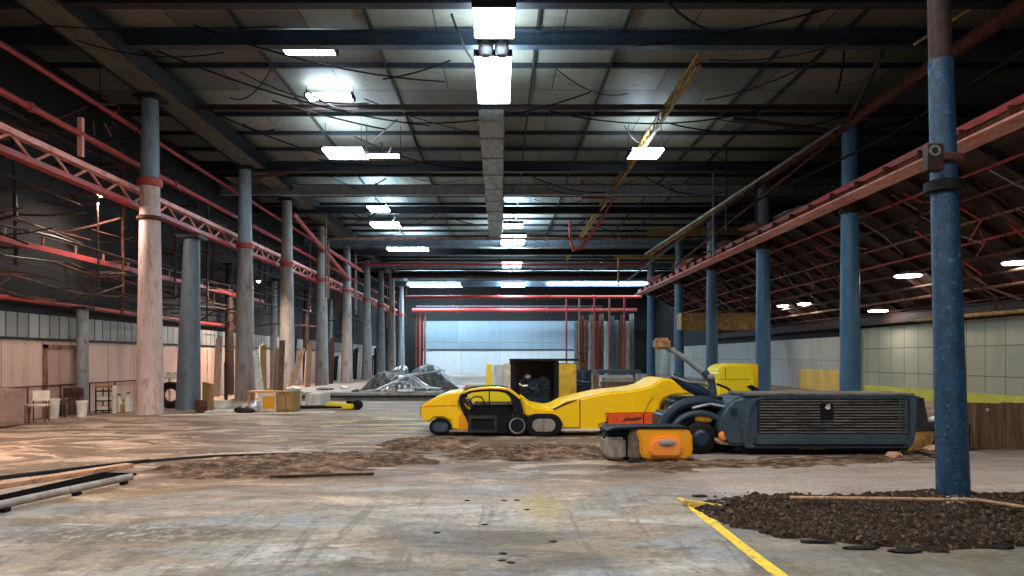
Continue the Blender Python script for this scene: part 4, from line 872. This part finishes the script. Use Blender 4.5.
# ------------------------------------------------------------------ tall sheets among the far columns
sh = [grey_tan, brown_dk, white, wood_dk, dark_steel, grey_tan, brown_dk, wood_pk, dark_steel, white, grey_tan, brown_dk]
for i in range(30):
    Y = 29 + i * 1.3; x = -11.75 + .42 * (i % 4); w = R.uniform(.16, .42); h = R.uniform(1.7, 3.1)
    o = MB().prism([(x - w / 2, 0), (x + w / 2, 0), (x + w / 2 + .12, h), (x - w / 2 + .12, h * R.uniform(.9, 1))], Y, Y + .06).build('tall_sheet', sh[i % 12])
    tag(o, 'tall stained upright sheet standing between the far left columns', 'sheet', 'upright sheets between the far left columns')
cs = [grey_tan, rust_lt, rust_br, grey_tan, rust_br, rust_lt, white, grey_blue, grey_tan, rust_br, white, grey_tan]
for i in range(12):
    x = 7.0 + i * .48; Y = 66 + .25 * (i % 3); h = [5.0, 5.6, 5.2, 5.7, 5.1, 5.8][i % 6]
    b = MB()
    b.sheet(lambda u, v: (x + .46 * u, Y + .035 * math.sin(u * 6 * math.pi), h * v), 24, 1, .02)
    tag(b.build('corrugated_sheet', cs[i]), f'tall corrugated sheet before the end wall, {"first" if i == 0 else ORDW[i]} from the left', 'sheet', 'corrugated sheets before the end wall')
for i, x in enumerate([6.2, 7.4, 8.8, 10.2, 11.6]):
    pipe('red_riser', [(x, 65.3, .0), (x, 65.3, 7.2)], .09, red if i % 2 == 0 else rust_br, f'reddish riser pipe in front of the corrugated sheets, {"first" if i == 0 else ORDW[i]} from the left', 'pipe', 'riser pipes at the end wall')
for i, x in enumerate([-8.3, -7.9, -7.4]):
    pipe('rusty_post', [(x, 69, 0), (x, 69, 6.2)], .11, [rust, red, rust_lt][i], ['dark rusty', 'red', 'pale rusty'][i] + ' post left of the end wall cladding', 'post')

# ------------------------------------------------------------------ left aisle odds and ends
YL = lambda py: EYE * F / (py - VY)
# tyre leaning by the short column
ty = thing('old_tyre', 'old black tyre leaning between the pinkish and the short blue-grey column', 'tyre', (W(171, 0, 22.3).x, 22.3, 0))
c = Vector((W(171, 0, 22.3).x, 22.3, .42))
MB().lathe([(.24, -.09), (.36, -.12), (.42, -.08), (.42, .08), (.36, .12), (.24, .09), (.22, 0)], c, 28, 'Y', True).build('tread', black, ty)
MB().lathe([(.245, -.05), (.245, .05), (.2, .03), (.2, -.03)], c, 24, 'Y', True).build('rim', rust, ty)
def table(px0, px1, py, Y, d, m, label, name='work_table', leg=.04, group=None):
    a, b, z = W(px0, 0, Y).x, W(px1, 0, Y).x, W(0, py, Y).z
    t = thing(name, label, 'table', ((a + b) / 2, Y + d / 2, 0), group)
    MB().box(a, b, Y, Y + d, z - .05, z).build('table_top', m, t, .008)
    for x in (a + .02, b - .02 - leg):
        for yy in (Y + .02, Y + d - .02 - leg): MB().box(x, x + leg, yy, yy + leg, 0, z - .05).build('leg', m, t)
    return t
table(159, 182, 377, 23.4, .7, white, 'white table behind the old tyre', leg=.07)
o = MB().box(W(166, 0, 23.6).x, W(182, 0, 23.6).x, 23.6, 23.9, W(0, 377, 23.4).z, W(0, 372, 23.6).z).build('white_box', white, None, .01); tag(o, 'flat white box lying on the white table', 'box')
o = MB().box(W(156.5, 0, 20.6).x, W(159.5, 0, 20.6).x, 20.55, 20.67, 0, W(0, 386, 20.6).z).build('yellow_stake', amber, None, .008); tag(o, 'short amber stake right behind the pinkish column', 'stake')
o = MB().prism([(W(203, 0, 21.8).x, 0), (W(214, 0, 21.8).x, 0), (W(214, 0, 21.8).x - .02, W(0, 384, 21.8).z), (W(203, 0, 21.8).x, W(0, 382, 21.8).z)], 21.75, 21.80).build('plywood_sheet', wood, None, .004)
tag(o, 'tan plywood sheet leaning right of the short blue-grey column', 'board')
o = MB().lathe([(.10, 0), (.16, .03), (.17, .30), (.12, .36), (.05, .37)], (W(201, 0, 20.6).x, 20.6, 0), 14).build('paint_can', rust); tag(o, 'small rusty can at the foot of the short blue-grey column', 'can')
t = thing('white_carton', 'small white carton on the floor right of the plywood sheet', 'carton', (W(220, 0, 21.6).x, 21.7, 0))
MB().box(W(214, 0, 21.6).x, W(227, 0, 21.6).x, 21.6, 21.9, .045, .27).build('carton_body', white, t, .01); MB().box(W(213.5, 0, 21.6).x, W(227.5, 0, 21.6).x, 21.58, 21.92, .25, .29).build('lid', cream_w, t, .01)
o = MB().box(W(207, 0, 20.6).x, W(246, 0, 20.6).x, 20.4, 21.3, .0, .05).build('floor_board', white, None, .01); tag(o, 'pale board lying flat on the floor near the white carton', 'board')
pipe('iron_post', [(W(226, 0, 23).x, 23, 0), (W(226, 0, 23).x, 23, W(0, 362, 23).z)], .06, brown_dk, 'thin dark iron post behind the white carton', 'post')
for i, (p0, p1, z1, m, l) in enumerate([(247, 262, 350, white, 'pale plank leaning on the second left column'), (255, 264, 345, wood, 'brown plank leaning beside the pale plank'), (275, 280, 340, wood_dk, 'dark plank leaning behind the crates'), (296, 288, 348, wood_pk, 'pinkish plank leaning against the third left column')]):
    Y = 25.5 + .6 * i; o = MB().bar((W(p1, 0, Y).x, Y, .02), (W(p0, 0, Y).x, Y + .9, W(0, z1, Y).z), .22, .05, (0, 1, 0)).build('leaning_plank', m); tag(o, l, 'plank', 'leaning planks by the left columns')
table(247, 276, 391, 20.9, .5, orange_tb, 'rusty orange trestle table beside the yellow crate', 'trestle_table', .05)
def crate(px0, px1, py, Y, d, m, m2, label, name='wooden_crate'):
    a, b, z = W(px0, 0, Y).x, W(px1, 0, Y).x, W(0, py, Y).z
    t = thing(name, label, 'crate', ((a + b) / 2, Y + d / 2, 0))
    MB().box(a, b, Y, Y + d, 0, z).build('crate_body', m, t, .01)
    for zz in (.02, z - .1): MB().box(a - .015, b + .015, Y - .02, Y, zz, zz + .08).build('slat', m2, t)
    for x in (a - .015, b - .05): MB().box(x, x + .065, Y - .035, Y - .02, 0, z).build('corner_batten', m2, t)
    return t
crate(261.5, 276.5, 393, 20.7, .45, amber, cream_w, 'amber yellow crate with pale slats')
crate(277, 292.5, 391.5, 20.6, .8, wood, ochre, 'tan wooden crate right of the amber crate')
o = MB().lathe([(.03, 0), (.12, .03), (.17, .11), (.19, .19), (.16, .28), (.08, .35), (.02, .37)], (W(255, 0, 20.4).x, 20.3, 0), 20).build('metal_ball', chrome); tag(o, 'shiny grey metal ball on the floor before the trestle table', 'ball')
rock((W(245, 0, 20.2).x, 20.2, 0), (.3, .2, .2), dark_steel, 'scrap_lump', 'dark scrap lump left of the shiny metal ball', seed=11)
t = thing('paint_bucket', 'white bucket on the floor behind the tan crate', 'bucket', (W(297, 0, 22.4).x, 22.4, 0))
MB().lathe([(.14, 0), (.17, .5), (.185, .52), (.18, .56)], (W(297, 0, 22.4).x, 22.4, 0), 18).build('bucket_body', white, t); MB().tube(arc(297, 384, 5, 5, 0, 180, 22.4, 8), .012, 6).build('handle', grey_steel, t)
o = MB().box(W(296, 0, 22).x, W(312, 0, 22).x, 23, 24.4, 0, .42).build('concrete_block', white, None, .03); tag(o, 'pale block on the floor behind the white bucket', 'block')
yc = thing('yellow_cart', 'low yellow tool cart lying on the dirt before the platform', 'cart', (W(342, 0, 21.8).x, 21.8, 0))
MB().prism(XZ([(325, 405.6), (326, 402.6), (348, 403.5), (348, 406.6)], 21.8), 21.7, 22.1).build('draw_arm', yellow_b, yc, .02)
MB().box(W(343, 0, 21.8).x, W(354.5, 0, 21.8).x, 21.6, 22.2, .02, W(0, 403.4, 21.8).z).build('tool_box', yellow_b, yc, .03)
MB().lathe([(.06, -.05), (.12, -.02), (.12, .04), (.06, .06)], W(350, 402, 21.8) + Vector((0, 0, .0)), 14, 'Z').build('knob', black, yc)
MB().lathe([(.1, -.1), (.15, -.07), (.15, .07), (.1, .1)], (W(358, 0, 21.8).x, 21.8, .15), 16, 'Y').build('wheel', black, yc)
MB().tube([(W(294, 0, 21.8).x, 21.9, .06), (W(343, 0, 21.8).x, 21.9, .08)], .055, 8).build('tow_bar', dark_steel, yc)
# left wall: waist rail, bins, chairs, shelves
t = thing('hand_rail', 'thin waist-high rail with posts along the left wall', 'rail', (-11.6, 16, 0))
MB().tube([(-12.08, 15.0, .86), (-12.08, 23.5, .86)], .02, 8).build('rail', rust, t)
for i in range(7): MB().tube([(-12.08, 15.2 + i * 1.35, 0), (-12.08, 15.2 + i * 1.35, .86)], .022, 8).build('post', rust, t)
t = thing('pink_cupboard', 'pinkish brown box cupboard at the left edge against the wall', 'cupboard', (-11.5, 16.3, 0))
MB().box(-12.1, -11.35, 15.4, 16.7, .03, .88).build('cupboard_body', paint('box_pink', (.40, .24, .17), (.25, .14, .10), .35, 2), t, .015)
MB().box(-11.36, -11.33, 15.5, 16.6, .1, .82).build('door', paint('box_pink2', (.36, .21, .15), (.25, .14, .10), .35, 2), t, .01)
def bin_(px, Y, r, h, m, label):
    x = W(px, 0, Y).x; t = thing('waste_bin', label, 'bin', (x, Y, 0), 'bins along the left wall')
    MB().lathe([(r * .78, 0), (r * .8, .02), (r, h), (r * .94, h), (r * .9, h - .03)], (x, Y, 0), 20).build('bin_body', m, t)
    MB().lathe([(r * 1.06, h - .04), (r * 1.08, h), (r * 1.0, h + .02)], (x, Y, 0), 20).build('rim', m, t)
bin_(53.5, 18.6, .15, .50, cream_w, 'cream bin left of the dark stools by the left wall')
bin_(82, 19.0, .14, .42, cream_w, 'shorter cream bin right of the dark stools by the left wall')
bin_(24, 17.5, .16, .42, wood_pk, 'pinkish bin beside the box cupboard at the left wall')
def chair(px, Y, m, label, rz=0):
    x = W(px, 0, Y).x; t = thing('folding_chair', label, 'chair', (x, Y, 0), 'chairs along the left wall')
    MB().box(x - .19, x + .19, Y - .19, Y + .19, .40, .44).build('seat', m, t, .01); MB().box(x - .19, x + .19, Y + .16, Y + .19, .52, .78).build('backrest', m, t, .01)
    for sx in (-.17, .17):
        for sy in (-.16, .175): MB().tube([(x + sx, Y + sy, 0), (x + sx, Y + sy, .42 if sy < 0 else .6)], .014, 6).build('leg', rust, t)
    t.rotation_euler.z = rz; return t
chair(39, 17.5, cream_w, 'cream folding chair left of the cream bin', .3)
chair(64, 19.0, rust, 'dark stool-like chair, left one between the two cream bins', -.2); chair(74, 19.3, rust, 'dark stool-like chair, right one between the two cream bins', .25)
for px, Y, s in [(39, 18.3, 0), (55, 18.6, 1)]:
    pass
shx = thing('shelf_rack', 'dark shelf rack with pale trays right of the slim grey wall column', 'shelf', (W(104, 0, 20.4).x, 20.4, 0))
xa, xb = W(97, 0, 20.4).x, W(111, 0, 20.4).x
for z in (.06, .34, .62): MB().box(xa, xb, 20.3, 20.7, z, z + .03).build('shelf_board', dark_steel, shx)
for x in (xa, xb - .03):
    for yy in (20.3, 20.67): MB().box(x, x + .03, yy, yy + .03, 0, .76).build('leg', dark_steel, shx)
MB().box(xa, xb, 20.28, 20.7, .72, .80).build('top_board', wood, shx)
for i, z in enumerate((.09, .37)):
    o = MB().box(xa + .05, xb - .06, 20.34, 20.62, z, z + .1).build('pale_tray', cream_w, None, .01); tag(o, ['pale tray on the bottom shelf of the dark rack', 'pale tray on the middle shelf of the dark rack'][i], 'tray', 'trays on the dark rack')
pipe('white_post', [(W(114.5, 0, 20.3).x, 20.3, 0), (W(114.5, 0, 20.3).x, 20.3, .8)], .06, cream_w, 'short cream post right of the dark shelf rack', 'post')
for i, (px, h, m) in enumerate([(119, .5, cream_w), (124, .34, wood), (128.5, .55, white)]):
    x = W(px, 0, 20.6).x; t = thing('plastic_jug', ['cream jug', 'brown jug', 'white jug'][i] + ' on the floor between cream post and pinkish column', 'jug', (x, 20.6, 0), 'jugs by the left wall')
    MB().lathe([(.08, 0), (.10, .02), (.10, h * .65), (.04, h * .9), (.04, h)], (x, 20.6, 0), 14).build('jug_body', m, t); MB().lathe([(.045, h), (.045, h + .04)], (x, 20.6, 0), 12).build('cap', rust, t)

# ------------------------------------------------------------------ steel and planks lying at the left of the floor
def lying(pa, pb, w, h, z, m, name, label, cat, ext=1.0, bev=.006):
    a, b = G(*pa), G(*pb); d = (b - a).normalized(); a = a - d * ext
    return tag(MB().bar(a + Vector((0, 0, z + h / 2)), b + Vector((0, 0, z + h / 2)), w, h).build(name, m, None, bev), label, cat)
ra, rb = G(0, 513), G(131, 483); dd = (rb - ra).normalized(); ra = ra - dd * 1.2
t = thing('steel_pipe', 'grey steel pipe raised on dark blocks at the left edge, nearest of the strips', 'pipe', ra)
MB().tube([ra + Vector((0, 0, .085)), rb + Vector((0, 0, .08))], .045, 12).build('tube', grey_tan, t)
for k in (.12, .42, .72, .96):
    q_ = ra.lerp(rb, k); MB().box(q_.x - .035, q_.x + .035, q_.y - .05, q_.y + .05, 0, .042).build('support_block', black, t, .008)
lying((-2, 503), (120, 474.5), 0.52, .025, .002, mat_black, 'shadow_strip', 'black strip standing in for the dark gap and shadow by the grey pipe', 'mat')  # black strip stands for the pipe's shadow and the dark gap behind it
lying((0, 487.5), (130, 467), .20, .055, .0, wood_pk, 'timber_plank', 'tan timber plank lying behind the black shadow strip', 'plank')
lying((160, 415.5), (335, 412.5), .25, .02, .0, cream_w, 'floor_board', 'long pale strip lying on the floor before the crates', 'board', 0)
lying((0, 479.5), (150, 462), .09, .05, .0, dark_steel, 'iron_bar', 'dark flat iron bar beyond the tan plank on the left', 'bar')
pipe('iron_rod', [G(150, 462) + Vector((0, 0, .02)), G(215, 457) + Vector((0, 0, .02)), G(300, 454.5) + Vector((0, 0, .02))], .02, dark_steel, 'long thin dark rod lying on the dirt at mid left', 'rod')
pipe('iron_rod', [G(270, 478.5) + Vector((0, 0, .025)), G(330, 477) + Vector((0, 0, .03)), G(374, 475.5) + Vector((0, 0, .025))], .020, brown_dk, 'short dark rod lying in front of the mud ridge', 'rod')

# ------------------------------------------------------------------ mud and broken floor
from mathutils import noise as mn
def heap(name, outline, hmax, m, label, seed, freq=2.2, rough_=1.0, nx=150, ny=60, edge=.25, cat='dirt', ridge=1.0):
    xs = [p.x for p in outline]; ys_ = [p.y for p in outline]; x0, x1, y0, y1 = min(xs), max(xs), min(ys_), max(ys_)
    off = Vector((seed * 7.3, seed * 3.1, 0))
    def inside(x, y):                   # signed distance to the outline
        c = False; dmin = 1e9; n = len(outline)
        for i in range(n):
            a, b = outline[i], outline[(i + 1) % n]
            if (a.y > y) != (b.y > y) and x < (b.x - a.x) * (y - a.y) / (b.y - a.y) + a.x: c = not c
            ab = Vector((b.x - a.x, b.y - a.y)); ap = Vector((x - a.x, y - a.y)); t_ = max(0, min(1, ap.dot(ab) / max(1e-9, ab.dot(ab)))); dmin = min(dmin, (ap - ab * t_).length)
        return dmin if c else -dmin
    H = []
    for i in range(nx + 1):
        row = []
        for j in range(ny + 1):
            x, y_ = x0 + (x1 - x0) * i / nx, y0 + (y1 - y0) * j / ny
            q3 = Vector((x * .6, y_, 0)); d = inside(x, y_) + .30 * mn.noise(q3 * 2.0 + off) + .22 * mn.noise(q3 * 6.0 + off)
            k = max(0, min(1, d / edge)); p = Vector((x * .7, y_, 0)) * freq + off
            h = (.35 + .65 * abs(mn.noise(p)) * ridge + rough_ * .5 * mn.noise(p * 4) + rough_ * .35 * mn.noise(p * 11)) * hmax * k
            row.append((x, y_, max(h, .002) if k > .02 else -.01))
        H.append(row)
    b = MB(); v = [q for r_ in H for q in r_]; w = ny + 1
    f = [(i*w+j, (i+1)*w+j, (i+1)*w+j+1, i*w+j+1) for i in range(nx) for j in range(ny) if max(H[i][j][2], H[i+1][j][2], H[i+1][j+1][2], H[i][j+1][2]) > 0]
    used = sorted({q for g in f for q in g}); mp = {q: n_ for n_, q in enumerate(used)}
    b.add([v[q] for q in used], [tuple(mp[q] for q in g) for g in f])
    o = b.build(name, m); return tag(o, label, cat, None, 'stuff')
P = lambda *a: [G(*p) for p in a]
heap('mud_dirt', P((140, 470), (220, 458), (330, 452), (420, 455), (440, 462), (370, 471), (290, 479), (190, 481)), .075, mud, 'brown mud ridge across the floor at mid left', 1)
heap('mud_dirt', P((372, 446), (400, 438), (455, 437), (480, 441), (455, 449), (400, 455)), .075, mud, 'dark mud patch before the loader tail', 2)
heap('mud_dirt', P((440, 451), (500, 444), (590, 445), (625, 452), (600, 460), (520, 461), (455, 459)), .08, mud, 'churned mud before the loader wheels', 3)
heap('mud_dirt', P((600, 470), (640, 459), (730, 459), (900, 454), (960, 456), (940, 461), (760, 468), (660, 473)), .05, mud, 'thin dirt strip under the slatted machine', 4)
heap('crumbled_asphalt_dirt', P((690, 508), (720, 499), (790, 496), (940, 493), (1040, 492), (1110, 498), (1110, 545), (1000, 549), (920, 553), (860, 548), (790, 540), (735, 527), (705, 515)), .10, mud_dk, 'patch of dark crumbled asphalt around the chipped blue post', 5, 2.6, 1.0, 150, 90, .18)
cm = [mud_dk, mud, mud_dk, paint('chip_pale', (.24, .175, .125), (.05, .035, .025), .52, 5, rough=.95, vary=.6), mud]
dk = MB()
for k in range(1500):
    px, py = R.uniform(715, 1060), R.uniform(499, 547)
    if py > 512 + (px - 700) * .16 + 14: continue
    g = G(px, py); s = R.uniform(.006, .028); a = R.uniform(0, 6.28); z = .03 + R.uniform(0, .05)
    vs = [(g.x + s * R.uniform(.6, 1.3) * math.cos(a + i * 1.571), g.y + s * R.uniform(.6, 1.3) * math.sin(a + i * 1.571), z) for i in range(4)]
    dk.add(vs + [(x * .5 + g.x * .5, y_ * .5 + g.y * .5, z + s) for x, y_, _ in vs], [(3, 2, 1, 0), (4, 5, 6, 7), (0, 1, 5, 4), (1, 2, 6, 5), (2, 3, 7, 6), (3, 0, 4, 7)])
tag(dk.build('asphalt_rubble', cm[3], None, 0, 2, False), 'pale chips scattered over the crumbled asphalt', 'rubble', None, 'stuff')
o = MB().tube([G(790, 512) + Vector((0, 0, .15)), G(900, 514.5) + Vector((0, 0, .16)), G(980, 515) + Vector((0, 0, .15)), G(1040, 523) + Vector((0, 0, .13))], .018, 8).build('rusty_rebar', wood_pk); tag(o, 'rusty bar lying across the crumbled asphalt patch', 'bar')
t = rock(G(715, 506), (.16, .12, .05), concrete, 'broken_stone', 'pale broken kerb stone at the end of the yellow line', seed=31)
o = MB().bar(G(684, 505) + Vector((0, 0, .03)), G(722, 511) + Vector((0, 0, .03)), .09, .06).build('yellow_stub', paint('stub_yellow', (.62, .45, .06), (.3, .2, .1), .4, 8), None, .012); tag(o, 'broken yellow kerb piece at the edge of the crumbled asphalt', 'kerb piece')
rock(G(954, 506), (.24, .13, .09), concrete, 'broken_stone', 'grey concrete lump at the foot of the chipped blue post', seed=32)
for i, (px, py) in enumerate([(860, 549), (905, 552), (818, 543), (700, 497), (1000, 548)]):
    rock(G(px, py), (R.uniform(.09, .2), R.uniform(.03, .06), .025), black, 'asphalt_flake', f'thin black asphalt flake at the rim of the crumbled patch, {"first" if i == 0 else ORDW[i]} along it', 'asphalt flakes', 40 + i)
for i, (px, py) in enumerate([(504, 501), (517, 500.5), (527, 510), (467, 501), (437, 533), (503, 554), (511, 563), (502, 561), (485, 525), (553, 542)]):
    rock(G(px, py), (.035, .018, .012), black, 'dark_crumb', 'small black crumb on the grey floor before the camera', 'black crumbs on the grey floor', 60 + i, 'crumb')

# ------------------------------------------------------------------ sky light through the opening added behind the camera, exposure
w = bpy.data.worlds.new('sky'); sc.world = w; w.use_nodes = True
w.node_tree.nodes['Background'].inputs[0].default_value = (.80, .90, 1.0, 1); w.node_tree.nodes['Background'].inputs[1].default_value = .55
sc.view_settings.view_transform = 'Standard'; sc.view_settings.look = 'None'; sc.view_settings.gamma = 1; sc.view_settings.use_curve_mapping = False
sc.view_settings.exposure = 0.0
sc.cycles.use_denoising = True
